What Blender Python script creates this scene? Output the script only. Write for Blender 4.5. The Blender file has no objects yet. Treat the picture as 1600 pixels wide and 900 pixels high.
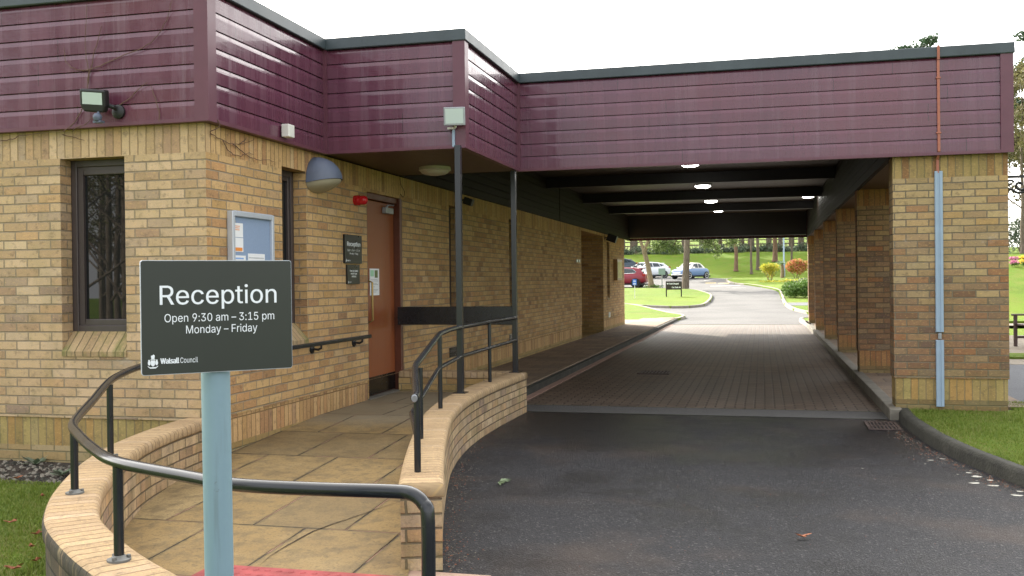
import bpy, math, random
from mathutils import Vector, Matrix
import mathutils.geometry as mgeo
import numpy as np

S = bpy.context.scene
COL = S.collection
RAD = math.radians
random.seed(7)

# ------------------------------------------------------------------ camera
F_PX, YAW, PITCH, ROLL, HC = 1547.87, .2485, .0070, .0111, 1.50
cam = bpy.data.cameras.new('camera')
cam.sensor_width = 36.0
cam.lens = 36.0 * F_PX / 1600.0
cam.clip_start = .05
cam.clip_end = 2000
co = bpy.data.objects.new('camera', cam)
COL.objects.link(co)
_cy, _sy, _cp, _sp = math.cos(YAW), math.sin(YAW), math.cos(PITCH), math.sin(PITCH)
_R = Vector((_cy, _sy, 0)); _F = Vector((-_sy * _cp, _cy * _cp, -_sp)); _U = _R.cross(_F)
_cr, _sr = math.cos(ROLL), math.sin(ROLL)
_R2 = _R * _cr - _U * _sr
_U2 = _R * _sr + _U * _cr
co.matrix_world = Matrix(((_R2.x, _U2.x, -_F.x, 0), (_R2.y, _U2.y, -_F.y, 0), (_R2.z, _U2.z, -_F.z, HC), (0, 0, 0, 1)))
S.camera = co
S.render.resolution_x, S.render.resolution_y = 1024, 576

# ------------------------------------------------------------------ world, sun, exposure
SUN_EL, SUN_AZ = 25.0, -34.0          # azimuth measured from +Y towards +X
W = bpy.data.worlds.new('World'); S.world = W; W.use_nodes = True
nt = W.node_tree; nt.nodes.clear()
sky = nt.nodes.new('ShaderNodeTexSky'); sky.sky_type = 'NISHITA'; sky.sun_disc = False
sky.sun_elevation = RAD(SUN_EL); sky.sun_rotation = RAD(SUN_AZ % 360)
sky.air_density = 1.0; sky.dust_density = 2.5; sky.ozone_density = 1.0
cl = nt.nodes.new('ShaderNodeMix'); cl.data_type = 'RGBA'
tcw = nt.nodes.new('ShaderNodeTexCoord')
nzw = nt.nodes.new('ShaderNodeTexNoise'); nzw.inputs['Scale'].default_value = 2.2; nzw.inputs['Detail'].default_value = 6
rpw = nt.nodes.new('ShaderNodeValToRGB')
rpw.color_ramp.elements[0].position = .30; rpw.color_ramp.elements[0].color = (.35, .35, .35, 1)
rpw.color_ramp.elements[1].position = .62; rpw.color_ramp.elements[1].color = (.95, .95, .95, 1)
nt.links.new(tcw.outputs['Generated'], nzw.inputs['Vector'])
nt.links.new(nzw.outputs['Fac'], rpw.inputs['Fac'])
nt.links.new(rpw.outputs['Color'], cl.inputs[0])
nt.links.new(sky.outputs['Color'], cl.inputs[6])
# thin bright cloud, in the sky texture's own units: brighter towards the sun, as thin cloud is
_sd = (math.sin(RAD(SUN_AZ)) * math.cos(RAD(SUN_EL)), math.cos(RAD(SUN_AZ)) * math.cos(RAD(SUN_EL)), math.sin(RAD(SUN_EL)))
vd = nt.nodes.new('ShaderNodeVectorMath'); vd.operation = 'DOT_PRODUCT'; vd.inputs[1].default_value = _sd
nt.links.new(tcw.outputs['Generated'], vd.inputs[0])
gl = nt.nodes.new('ShaderNodeMapRange'); gl.inputs[1].default_value = .15; gl.inputs[2].default_value = 1.0; gl.inputs[3].default_value = 0; gl.inputs[4].default_value = 1
gl.interpolation_type = 'SMOOTHSTEP'; nt.links.new(vd.outputs['Value'], gl.inputs[0])
cm = nt.nodes.new('ShaderNodeMix'); cm.data_type = 'RGBA'; cm.clamp_factor = True
cm.inputs[6].default_value = (8.2, 8.2, 8.3, 1); cm.inputs[7].default_value = (30, 29, 27.5, 1)
nt.links.new(gl.outputs[0], cm.inputs[0]); nt.links.new(cm.outputs[2], cl.inputs[7])
bg = nt.nodes.new('ShaderNodeBackground'); bg.inputs['Strength'].default_value = .10
ow = nt.nodes.new('ShaderNodeOutputWorld')
nt.links.new(cl.outputs[2], bg.inputs['Color']); nt.links.new(bg.outputs[0], ow.inputs[0])

sl = bpy.data.lights.new('sun', 'SUN'); sl.energy = 4.3; sl.angle = RAD(.6); sl.color = (1, .93, .80)
so = bpy.data.objects.new('sun', sl); COL.objects.link(so)
_d = Vector((math.sin(RAD(SUN_AZ)) * math.cos(RAD(SUN_EL)), math.cos(RAD(SUN_AZ)) * math.cos(RAD(SUN_EL)), math.sin(RAD(SUN_EL))))
so.rotation_euler = _d.to_track_quat('Z', 'Y').to_euler()
so.location = _d * 60

S.view_settings.view_transform = 'Standard'
S.view_settings.look = 'None'
S.view_settings.gamma = 1
S.view_settings.use_curve_mapping = False
S.view_settings.exposure = 1.5
S.render.engine = 'CYCLES'
S.cycles.use_denoising = True
S.cycles.max_bounces = 7
S.cycles.diffuse_bounces = 4
S.cycles.glossy_bounces = 3
S.cycles.sample_clamp_indirect = 6
S.cycles.caustics_reflective = False
S.cycles.caustics_refractive = False

# ------------------------------------------------------------------ material helpers
class NT:
    def __init__(self, name):
        self.m = bpy.data.materials.new(name); self.m.use_nodes = True
        self.t = self.m.node_tree; self.n = self.t.nodes; self.n.clear()
        self.out = self.n.new('ShaderNodeOutputMaterial')
        self.p = self.n.new('ShaderNodeBsdfPrincipled')
        self.t.links.new(self.p.outputs[0], self.out.inputs[0])
    def lk(self, a, b): self.t.links.new(a, b)
    def sett(self, sock, v):
        if isinstance(v, bpy.types.NodeSocket): self.lk(v, sock)
        elif isinstance(v, (tuple, list)) and sock.type == 'RGBA' and len(v) == 3: sock.default_value = (*v, 1)
        else: sock.default_value = v
    def uv(self): return self.n.new('ShaderNodeUVMap').outputs[0]
    def obj(self): return self.n.new('ShaderNodeTexCoord').outputs['Object']
    def pos(self): return self.n.new('ShaderNodeNewGeometry').outputs['Position']
    def map(self, v, scale=(1, 1, 1), loc=(0, 0, 0), rot=(0, 0, 0)):
        m = self.n.new('ShaderNodeMapping'); self.lk(v, m.inputs[0])
        m.inputs['Scale'].default_value = scale; m.inputs['Location'].default_value = loc; m.inputs['Rotation'].default_value = rot
        return m.outputs[0]
    def noise(self, v, scale, detail=4, rough=.55, out='Fac'):
        n = self.n.new('ShaderNodeTexNoise'); self.lk(v, n.inputs['Vector'])
        n.inputs['Scale'].default_value = scale; n.inputs['Detail'].default_value = detail; n.inputs['Roughness'].default_value = rough
        return n.outputs[out]
    def vor(self, v, scale, out='Distance', feature='F1', rnd=1.0):
        n = self.n.new('ShaderNodeTexVoronoi'); n.feature = feature; self.lk(v, n.inputs['Vector'])
        n.inputs['Scale'].default_value = scale
        if 'Randomness' in n.inputs: n.inputs['Randomness'].default_value = rnd
        return n.outputs[out]
    def white(self, v):
        n = self.n.new('ShaderNodeTexWhiteNoise'); n.noise_dimensions = '3D'; self.lk(v, n.inputs['Vector'])
        return n.outputs['Value']
    def math(self, op, a, b=0.0, c=None, clamp=False):
        n = self.n.new('ShaderNodeMath'); n.operation = op; n.use_clamp = clamp
        self.sett(n.inputs[0], a); self.sett(n.inputs[1], b)
        if c is not None: self.sett(n.inputs[2], c)
        return n.outputs[0]
    def sep(self, v):
        n = self.n.new('ShaderNodeSeparateXYZ'); self.lk(v, n.inputs[0]); return n.outputs
    def comb(self, x, y, z=0.0):
        n = self.n.new('ShaderNodeCombineXYZ')
        for i, k in enumerate((x, y, z)): self.sett(n.inputs[i], k)
        return n.outputs[0]
    def ramp(self, f, stops, interp='LINEAR'):
        n = self.n.new('ShaderNodeValToRGB'); n.color_ramp.interpolation = interp
        e = n.color_ramp.elements
        while len(e) < len(stops): e.new(.5)
        for k, (p, c) in enumerate(stops):
            e[k].position = p
            e[k].color = (*c, 1) if isinstance(c, (tuple, list)) else (c, c, c, 1)
        self.lk(f, n.inputs[0]); return n.outputs[0]
    def step(self, f, lo, hi):
        n = self.n.new('ShaderNodeMapRange'); n.interpolation_type = 'SMOOTHSTEP'
        self.lk(f, n.inputs[0]); n.inputs[1].default_value = lo; n.inputs[2].default_value = hi
        return n.outputs[0]
    def mix(self, f, a, b, mode='MIX'):
        n = self.n.new('ShaderNodeMix'); n.data_type = 'RGBA'; n.blend_type = mode
        self.sett(n.inputs[0], f); self.sett(n.inputs[6], a); self.sett(n.inputs[7], b)
        return n.outputs[2]
    def bump(self, h, dist=.01, strength=1.0, normal=None):
        n = self.n.new('ShaderNodeBump'); n.inputs['Distance'].default_value = dist; n.inputs['Strength'].default_value = strength
        self.lk(h, n.inputs['Height'])
        if normal is not None: self.lk(normal, n.inputs['Normal'])
        return n.outputs[0]
    def fin(self, color=None, rough=.8, normal=None, spec=None, metal=None, emit=None, emit_s=0, coat=None):
        P = self.p.inputs
        if color is not None: self.sett(P['Base Color'], color)
        self.sett(P['Roughness'], rough)
        if normal is not None: self.lk(normal, P['Normal'])
        if spec is not None: self.sett(P['Specular IOR Level'], spec)
        if metal is not None: P['Metallic'].default_value = metal
        if coat is not None: P['Coat Weight'].default_value = coat
        if emit is not None:
            self.sett(P['Emission Color'], emit); P['Emission Strength'].default_value = emit_s
        return self.m

def simple(name, color, rough=.6, metal=0.0, var=.12, scale=14.0, bump=.0, spec=None, emit=None, emit_s=0, coat=None, rvar=.1):
    k = NT(name); o = k.obj()
    f = k.noise(o, scale, 5)
    c = k.mix(f, tuple(x * (1 - var * 1.6) for x in color), tuple(min(1, x * (1 + var * 1.6)) for x in color))
    r = k.math('ADD', k.math('MULTIPLY', k.noise(o, scale * .6, 3), rvar * 2), rough - rvar)
    nm = k.bump(k.noise(o, scale * 6, 3), bump) if bump else None
    return k.fin(c, r, nm, spec, metal, emit, emit_s, coat)

def brick_mat(name, bw, bh, stops, mortar, mort=.010, half=True, stain=None, moss=0.0, dark=0.0, mossband=None, bumpd=.006, lower=None):
    """Brickwork in metres from the UV map; every brick gets its own colour and its own face noise."""
    k = NT(name); uv = k.uv(); s = k.sep(uv)
    nz = k.noise(uv, 9, 2)
    u = k.math('ADD', s[0], k.math('MULTIPLY', k.math('SUBTRACT', nz, .5), .010))
    v = k.math('ADD', s[1], k.math('MULTIPLY', k.math('SUBTRACT', k.noise(k.map(uv, (1, 1, 1), (7, 3, 0)), 7, 2), .5), .007))
    row = k.math('FLOOR', k.math('DIVIDE', v, bh))
    us = k.math('DIVIDE', u, bw)
    if half: us = k.math('ADD', us, k.math('MULTIPLY', k.math('MODULO', row, 2.0), .5))
    colr = k.math('FLOOR', us)
    idv = k.comb(colr, row, 3.7)
    rnd = k.white(idv)
    rnd2 = k.white(k.comb(row, colr, 9.1))
    fu = k.math('MULTIPLY', k.math('SUBTRACT', .5, k.math('ABSOLUTE', k.math('SUBTRACT', k.math('FRACT', us), .5))), bw)
    fv = k.math('MULTIPLY', k.math('SUBTRACT', .5, k.math('ABSOLUTE', k.math('SUBTRACT', k.math('FRACT', k.math('DIVIDE', v, bh)), .5))), bh)
    dist = k.math('MINIMUM', fu, fv)
    dist = k.math('ADD', dist, k.math('MULTIPLY', k.math('SUBTRACT', k.noise(uv, 70, 3), .5), .005))
    fac = k.step(dist, mort * .35, mort * .75)              # 0 mortar .. 1 brick
    base = k.ramp(rnd, stops)
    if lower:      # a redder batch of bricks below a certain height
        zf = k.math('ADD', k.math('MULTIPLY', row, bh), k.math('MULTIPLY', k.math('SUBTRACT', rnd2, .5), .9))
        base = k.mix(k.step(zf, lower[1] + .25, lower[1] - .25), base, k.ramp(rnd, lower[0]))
    shift = k.map(uv, (1, 1, 1))
    face = k.noise(k.comb(k.math('ADD', s[0], k.math('MULTIPLY', rnd2, 17.0)), s[1], 0.0), 16, 6, .65)
    base = k.mix(k.math('MULTIPLY', k.step(face, .50, .72), .75), base, k.mix(.7, base, (.10, .078, .055)))
    fine = k.noise(uv, 130, 3, .7)
    base = k.mix(k.step(fine, .35, .75), k.mix(.75, base, (.62, .42, .17), 'MULTIPLY'), base) if False else k.mix(k.math('MULTIPLY', k.step(fine, .45, .8), .35), base, (.09, .06, .035))
    hi = k.noise(k.map(uv, (1, 2, 1), (3, 1, 0)), 34, 4, .6)
    base = k.mix(k.math('MULTIPLY', k.step(hi, .54, .68), .55), base, k.mix(.55, base, (.80, .52, .19)))
    mc = k.mix(k.noise(uv, 40, 4), tuple(x * .7 for x in mortar), tuple(min(1, x * 1.25) for x in mortar))
    c = k.mix(fac, mc, base)
    big = k.noise(uv, 1.3, 4)
    c = k.mix(k.math('MULTIPLY', k.step(big, .45, .75), .30), c, k.mix(1.0, c, (.55, .52, .46), 'MULTIPLY'))
    ef = k.math('MULTIPLY', k.step(k.noise(k.map(uv, (1, 1.6, 1), (11, 4, 0)), 1.9, 5, .7), .62, .74), .30)
    c = k.mix(ef, c, (.52, .49, .43))
    if moss:
        mf = k.noise(k.map(uv, (1, .6, 1)), 4.5, 6, .7)
        c = k.mix(k.math('MULTIPLY', k.step(mf, .42, .66), moss), c, (.14, .15, .045))
    if dark:
        df = k.noise(k.map(uv, (3, .5, 1), (5, 5, 0)), 2.6, 6, .7)
        c = k.mix(k.math('MULTIPLY', k.step(df, *((.30, .50) if dark > .8 else (.38, .62))), dark), c, (.025, .026, .024))
    if mossband:
        z = k.sep(k.pos())[2]
        f = k.math('MULTIPLY', k.math('SUBTRACT', 1.0, k.step(k.math('ADD', z, k.math('MULTIPLY', k.math('SUBTRACT', k.noise(uv, 5, 5), .5), .5)), mossband[0], mossband[1])), mossband[2])
        c = k.mix(f, c, (.17, .16, .05))
    h = k.math('ADD', fac, k.math('MULTIPLY', k.noise(uv, 55, 4, .7), .55))
    h = k.math('ADD', h, k.math('MULTIPLY', rnd2, .35))
    return k.fin(c, k.math('ADD', .80, k.math('MULTIPLY', fine, .15)), k.bump(h, bumpd), .25)

BUFF = [(0, (0.382, 0.256, 0.147)), (0.12, (0.496, 0.339, 0.195)), (0.3, (0.585, 0.422, 0.249)), (0.45, (0.458, 0.32, 0.179)), (0.6, (0.623, 0.448, 0.28)), (0.72, (0.42, 0.307, 0.203)), (0.85, (0.547, 0.346, 0.179)), (0.94, (0.305, 0.211, 0.156)), (1, (0.636, 0.473, 0.296))]
WALLB = [(0, (0.408, 0.242, 0.109)), (0.15, (0.531, 0.333, 0.153)), (0.35, (0.593, 0.394, 0.186)), (0.5, (0.47, 0.291, 0.122)), (0.65, (0.618, 0.406, 0.192)), (0.8, (0.507, 0.285, 0.128)), (0.92, (0.334, 0.194, 0.103)), (1, (0.606, 0.424, 0.231))]
PIER = [(0, (.14, .085, .05)), (.14, (.24, .135, .06)), (.28, (.34, .19, .08)), (.42, (.22, .15, .08)), (.56, (.38, .26, .12)), (.68, (.27, .115, .05)), (.8, (.30, .21, .11)), (.9, (.40, .22, .07)), (1, (.18, .12, .08))]
PLIN = [(0, (0.344, 0.242, 0.099)), (0.3, (0.405, 0.315, 0.121)), (0.6, (0.324, 0.221, 0.088)), (0.8, (0.425, 0.252, 0.088)), (1, (0.364, 0.294, 0.132))]
COPE = [(0, (0.398, 0.277, 0.152)), (0.3, (0.456, 0.327, 0.187)), (0.6, (0.405, 0.286, 0.161)), (0.85, (0.364, 0.253, 0.143)), (1, (0.48, 0.35, 0.223))]
MORT = (.31, .245, .165)

M = {}
M['brick_front'] = brick_mat('buff brick, weathered', .225, .075, BUFF, MORT, moss=.16, mossband=(.12, .62, .45))
M['soldier_front'] = brick_mat('buff soldier course', .075, .4, BUFF, (.34, .24, .13), mort=.008, half=False)
M['brick_side'] = brick_mat('golden brick', .225, .075, WALLB, MORT, moss=.08, mossband=(.12, .62, .45))
M['soldier_side'] = brick_mat('golden soldier course', .075, .4, WALLB, (.27, .18, .085), mort=.008, half=False)
M['plinth'] = brick_mat('mossy plinth bricks', .075, .6, PLIN, (.30, .23, .12), mort=.008, half=False, moss=.28)
PIER_UP = [(0, (0.318, 0.226, 0.117)), (0.18, (0.424, 0.309, 0.154)), (0.36, (0.365, 0.272, 0.154)), (0.52, (0.483, 0.355, 0.178)), (0.66, (0.33, 0.177, 0.088)), (0.8, (0.4, 0.309, 0.178)), (0.92, (0.471, 0.296, 0.117)), (1, (0.294, 0.212, 0.13))]
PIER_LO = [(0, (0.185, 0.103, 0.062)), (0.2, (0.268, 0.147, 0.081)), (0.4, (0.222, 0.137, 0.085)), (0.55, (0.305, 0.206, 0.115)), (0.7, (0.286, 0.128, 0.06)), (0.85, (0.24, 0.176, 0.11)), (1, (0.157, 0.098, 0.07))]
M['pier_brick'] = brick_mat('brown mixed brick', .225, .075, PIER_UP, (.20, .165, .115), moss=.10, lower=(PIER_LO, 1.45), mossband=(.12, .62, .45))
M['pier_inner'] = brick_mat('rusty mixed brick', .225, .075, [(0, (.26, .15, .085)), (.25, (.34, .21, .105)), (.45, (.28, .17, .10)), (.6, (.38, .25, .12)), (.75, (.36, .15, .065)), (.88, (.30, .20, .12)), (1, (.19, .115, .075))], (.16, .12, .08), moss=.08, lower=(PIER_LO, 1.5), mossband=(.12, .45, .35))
M['pier_red'] = brick_mat('red brown soldier course', .075, .6, [(0, (.33, .16, .07)), (.5, (.38, .20, .085)), (1, (.28, .12, .055))], (.2, .13, .08), mort=.008, half=False, mossband=(.10, .35, .4))
M['pier_soldier'] = brick_mat('brown soldier course', .075, .6, PIER[2:7] and [(0, (.30, .21, .09)), (.5, (.38, .27, .11)), (.8, (.27, .14, .06)), (1, (.24, .13, .06))], (.26, .2, .11), mort=.008, half=False, moss=.3)
M['low_brick'] = brick_mat('low wall brick', .225, .075, BUFF, (.20, .15, .10), moss=.35, dark=.25)
M['low_brick_out'] = brick_mat('stained low wall brick', .225, .075, BUFF, (.16, .13, .09), moss=.6, dark=.85)
M['coping_brick'] = brick_mat('worn rowlock coping', .075, 2.0, COPE, (.25, .17, .10), mort=.007, half=False, moss=.06, bumpd=.008)
M['coping_stained'] = brick_mat('black stained coping', .075, 2.0, COPE, (.2, .15, .09), mort=.007, half=False, moss=.5, dark=.9)
M['sill_brick'] = brick_mat('mossy sill brick', .075, 2.0, COPE, (.20, .16, .09), mort=.008, half=False, moss=.75)

def clad():
    k = NT('maroon cladding'); uv = k.uv(); s = k.sep(uv)
    st = k.noise(k.map(uv, (9, .45, 1)), 1.0, 5, .6)
    big = k.noise(k.map(uv, (.6, .9, 1), (4, 2, 0)), 1.0, 4)
    g = k.noise(k.map(uv, (3, 60, 1)), 1.5, 3)
    c = k.mix(k.step(st, .35, .7), (.090, .021, .045), (.126, .039, .069))
    c = k.mix(k.math('MULTIPLY', k.step(big, .4, .7), .45), c, (.125, .022, .030))
    c = k.mix(k.math('MULTIPLY', k.step(k.noise(k.map(uv, (40, .8, 1)), 1, 4), .6, .85), .10), c, (.24, .16, .18))
    c = k.mix(k.math('MULTIPLY', g, .2), c, (.06, .015, .025))
    row = k.math('FLOOR', k.math('DIVIDE', s[1], .21)); uj = k.math('ADD', k.math('DIVIDE', s[0], 2.9), k.white(k.comb(row, 4.0, 1.0)))
    jd = k.math('MULTIPLY', k.math('ABSOLUTE', k.math('SUBTRACT', k.math('FRACT', uj), .5)), 2.9)
    c = k.mix(k.math('SUBTRACT', 1.0, k.step(jd, .0015, .004)), c, (.02, .006, .010))                 # butt joints
    c = k.mix(k.math('MULTIPLY', k.white(k.comb(row, k.math('FLOOR', uj), 2.0)), .30), c, k.mix(1.0, c, (1.35, 1.5, 1.4), 'MULTIPLY'))
    drip = k.noise(k.map(uv, (7, .25, 1), (2, 9, 0)), 1.0, 6, .7)
    c = k.mix(k.math('MULTIPLY', k.step(drip, .48, .72), .50), c, (.185, .105, .135))
    c = k.mix(k.math('MULTIPLY', k.step(k.noise(uv, 45, 2), .74, .78), .35), c, (.30, .25, .26))
    r = k.math('ADD', .18, k.math('MULTIPLY', k.step(st, .2, .8), .18)); r = k.math('ADD', r, k.math('MULTIPLY', k.step(drip, .5, .75), .18))
    return k.fin(c, r, k.bump(k.math('ADD', k.math('MULTIPLY', g, .25), k.noise(k.map(uv, (.9, 2.5, 1)), 1.2, 2)), .004), .5, coat=.35)
M['clad'] = clad()
M['clad_trim'] = simple('maroon trim', (.115, .036, .055), .38, var=.15, scale=6)
def boards(name, c1, c2, rough, w=.1, axis=1, spec=.45):
    k = NT(name); uv = k.uv(); s = k.sep(uv)
    f = k.math('FRACT', k.math('DIVIDE', s[axis], w))
    e = k.step(k.math('ABSOLUTE', k.math('SUBTRACT', f, .5)), .44, .5)
    g = k.noise(k.map(uv, (1.5, 25, 1) if axis == 1 else (25, 1.5, 1)), 2.2, 5)
    rn = k.white(k.comb(k.math('FLOOR', k.math('DIVIDE', s[axis], w)), 1.0, 2.0))
    c = k.mix(g, c1, c2); c = k.mix(k.math('MULTIPLY', rn, .4), c, tuple(x * .4 for x in c1))
    c = k.mix(e, c, (.004, .003, .003))
    return k.fin(c, rough, k.bump(k.math('SUBTRACT', 1.0, e), .006), spec)
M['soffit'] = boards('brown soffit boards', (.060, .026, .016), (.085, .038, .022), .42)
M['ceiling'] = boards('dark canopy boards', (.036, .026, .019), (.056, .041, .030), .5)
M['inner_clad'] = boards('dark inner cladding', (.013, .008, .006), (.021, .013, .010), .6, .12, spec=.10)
M['beam'] = simple('near black beam paint', (.012, .010, .012), .5)
M['coping_metal'] = simple('slate grey roof edging', (.040, .055, .062), .45, var=.3, scale=3)
M['roof_felt'] = simple('grey roof felt', (.12, .12, .12), .9)
M['frame'] = simple('dark brown window frame', (.060, .046, .044), .38, var=.1)
M['glass'] = NT('dark window glass').fin((.010, .011, .012), .015, None, .6)
M['white'] = simple('white plastic', (.72, .71, .66), .45, var=.06)
M['papyrus'] = simple('paper', (.78, .79, .80), .7, var=.03)
M['green_print'] = simple('pale green print', (.35, .62, .42), .7)
M['ink'] = simple('faint grey print', (.35, .36, .38), .7)
M['orange'] = simple('orange print', (.75, .26, .05), .6)
M['blue_print'] = simple('pale blue print', (.22, .38, .70), .6)
def wood():
    k = NT('red brown door veneer'); o = k.obj()
    g = k.noise(k.map(o, (3, 30, 1.6)), 2.0, 6, .6)
    f = k.noise(k.map(o, (6, 110, 3)), 2.0, 3)
    c = k.mix(g, (.21, .055, .014), (.32, .092, .024)); c = k.mix(k.math('MULTIPLY', f, .35), c, (.09, .02, .008))
    return k.fin(c, .38, k.bump(f, .0006), .5)
M['door'] = wood()
M['door_frame'] = simple('brown door frame', (.105, .030, .014), .4, var=.2)
M['black'] = simple('black gloss paint', (.010, .011, .013), .28, var=.3, scale=30, rvar=.08)
def rail():
    k = NT('black painted steel tube'); o = k.pos()
    ch = k.step(k.noise(o, 42, 4, .7), .66, .74)
    d = k.noise(o, 6, 4)
    c = k.mix(d, (.010, .011, .014), (.020, .022, .025)); c = k.mix(k.math('MULTIPLY', ch, .35), c, (.11, .10, .09))
    return k.fin(c, k.math('ADD', .15, k.math('MULTIPLY', d, .14)), None, .5)
M['rail'] = rail()
M['steel'] = simple('dull grey steel', (.32, .34, .36), .42, .6)
M['flange'] = simple('dull flange plate', (.13, .13, .12), .6, var=.3)
M['alu'] = simple('silver anodised frame', (.52, .56, .62), .4, .35, var=.05)
M['felt_blue'] = simple('blue grey felt', (.24, .32, .46), .9, var=.06, scale=60)
M['kick'] = simple('black kick plate', (.012, .010, .009), .25)
M['brass'] = simple('dull brass', (.35, .24, .09), .4, .8)
M['lamp_grey'] = simple('blue grey lamp housing', (.095, .115, .165), .5, var=.12)
M['lens_dirty'] = simple('yellowed lamp lens', (.36, .33, .24), .35)
M['flood_glass'] = NT('floodlight glass').fin((.50, .58, .56), .06, None, .6)
M['flood_reflector'] = simple('floodlight reflector', (.55, .58, .56), .25, .6)
M['red'] = simple('red sounder plastic', (.50, .008, .015), .25)
M['sign_face'] = simple('dark olive sign face', (.019, .024, .018), .38, var=.08, scale=5)
M['sign_dark'] = simple('black sign face', (.012, .013, .014), .3)
M['sign_green'] = simple('green corner wash', (.09, .14, .03), .4)
M['letter'] = simple('white lettering', (.80, .84, .86), .5, var=.02)
M['pole'] = simple('grey blue painted pole', (.20, .305, .35), .42, var=.13, scale=7, bump=.0006)
def pole_m():
    k = NT('grey blue painted steel post'); o = k.obj()
    st_ = k.noise(k.map(o, (9, 9, .8)), 2, 5, .6); ch = k.noise(o, 26, 5, .7)
    c = k.mix(st_, (.17, .27, .315), (.235, .34, .385)); c = k.mix(k.math('MULTIPLY', k.step(ch, .66, .71), .6), c, (.10, .12, .12))
    c = k.mix(k.math('MULTIPLY', k.step(k.noise(k.map(o, (14, 14, 1.2), (3, 1, 2)), 2, 4), .58, .72), .35), c, (.13, .17, .16))
    return k.fin(c, k.math('ADD', .36, k.math('MULTIPLY', st_, .2)), k.bump(k.noise(o, 30, 3), .0008), .5)
M['pole'] = pole_m()
M['conduit'] = simple('pale blue grey conduit', (.28, .37, .47), .45, var=.08, scale=9)
M['copper_tape'] = simple('brown lightning tape', (.36, .12, .07), .5, var=.15)
M['light_on'] = NT('lit lamp diffuser').fin((.9, .9, .88), .4, emit=(1, .97, .9), emit_s=12.0)
M['light_off'] = simple('opal diffuser', (.55, .54, .46), .35, var=.05)
M['lamp_rim'] = simple('lamp base', (.10, .09, .08), .5)
M['gold_frame'] = simple('gilt brown frame', (.30, .17, .06), .4)
M['notice_yellow'] = simple('yellow notice sheets', (.62, .55, .20), .6, var=.5, scale=9)
M['vine'] = simple('dry creeper stem', (.13, .075, .05), .9)
M['iron'] = simple('black wrought iron', (.012, .012, .013), .5)
M['grate'] = simple('rusty cast iron', (.085, .062, .055), .6, .3, var=.4)
M['bench'] = simple('dark brown bench timber', (.075, .042, .035), .5)

def asphalt():
    k = NT('damp asphalt'); o = k.pos()
    sp = k.vor(o, 105, 'Color'); ss = k.sep(sp)[0]
    d = k.vor(o, 105, 'Distance')
    wet = k.noise(o, .55, 5, .6)
    wet2 = k.noise(o, 2.6, 5, .6)
    far = k.math('MULTIPLY', k.step(k.sep(o)[1], 7.0, 10.5), .12)
    wf = k.step(k.math('ADD', k.math('ADD', k.math('MULTIPLY', wet, .75), k.math('MULTIPLY', wet2, .25)), far), .44, .62)
    c = k.mix(ss, (.009, .0095, .012), (.034, .034, .039))
    c = k.mix(k.math('MULTIPLY', k.step(ss, .955, .975), .7), c, (.15, .145, .14))
    br = k.noise(k.map(o, (1, 1, 1), (9, 2, 0)), .9, 5)
    c = k.mix(k.math('MULTIPLY', k.step(br, .5, .72), .45), c, (.075, .052, .038))
    c = k.mix(wf, c, k.mix(1.0, c, (.50, .50, .54), 'MULTIPLY'))
    r = k.math('SUBTRACT', .62, k.math('MULTIPLY', wf, .26))
    h = k.math('ADD', k.math('MULTIPLY', d, 1.0), k.math('MULTIPLY', k.noise(o, 25, 3), .4))
    h = k.math('ADD', h, k.math('MULTIPLY', ss, .9))
    return k.fin(c, r, k.bump(h, .009, 1.0), .26)
M['asphalt'] = asphalt()
def asphalt_dry(name, a, b):
    k = NT(name); o = k.pos()
    ss = k.sep(k.vor(o, 110, 'Color'))[0]
    c = k.mix(ss, a, b)
    c = k.mix(k.math('MULTIPLY', k.step(k.noise(o, .5, 5), .4, .65), .35), c, tuple(x * .55 for x in a))
    return k.fin(c, .9, k.bump(k.vor(o, 110), .004), .3)
M['asphalt_dry'] = asphalt_dry('dry grey tarmac', (.075, .074, .070), (.125, .120, .113))
M['road_far'] = asphalt_dry('worn road tarmac', (.085, .084, .083), (.135, .132, .13))
M['path_grey'] = asphalt_dry('blue grey path tarmac', (.10, .105, .115), (.15, .155, .165))
M['slab_pale'] = brick_mat('pale paving slabs', .6, .45, [(0, (.20, .175, .14)), (.5, (.24, .21, .165)), (1, (.18, .155, .125))], (.11, .09, .07), mort=.012, bumpd=.004)
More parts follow.
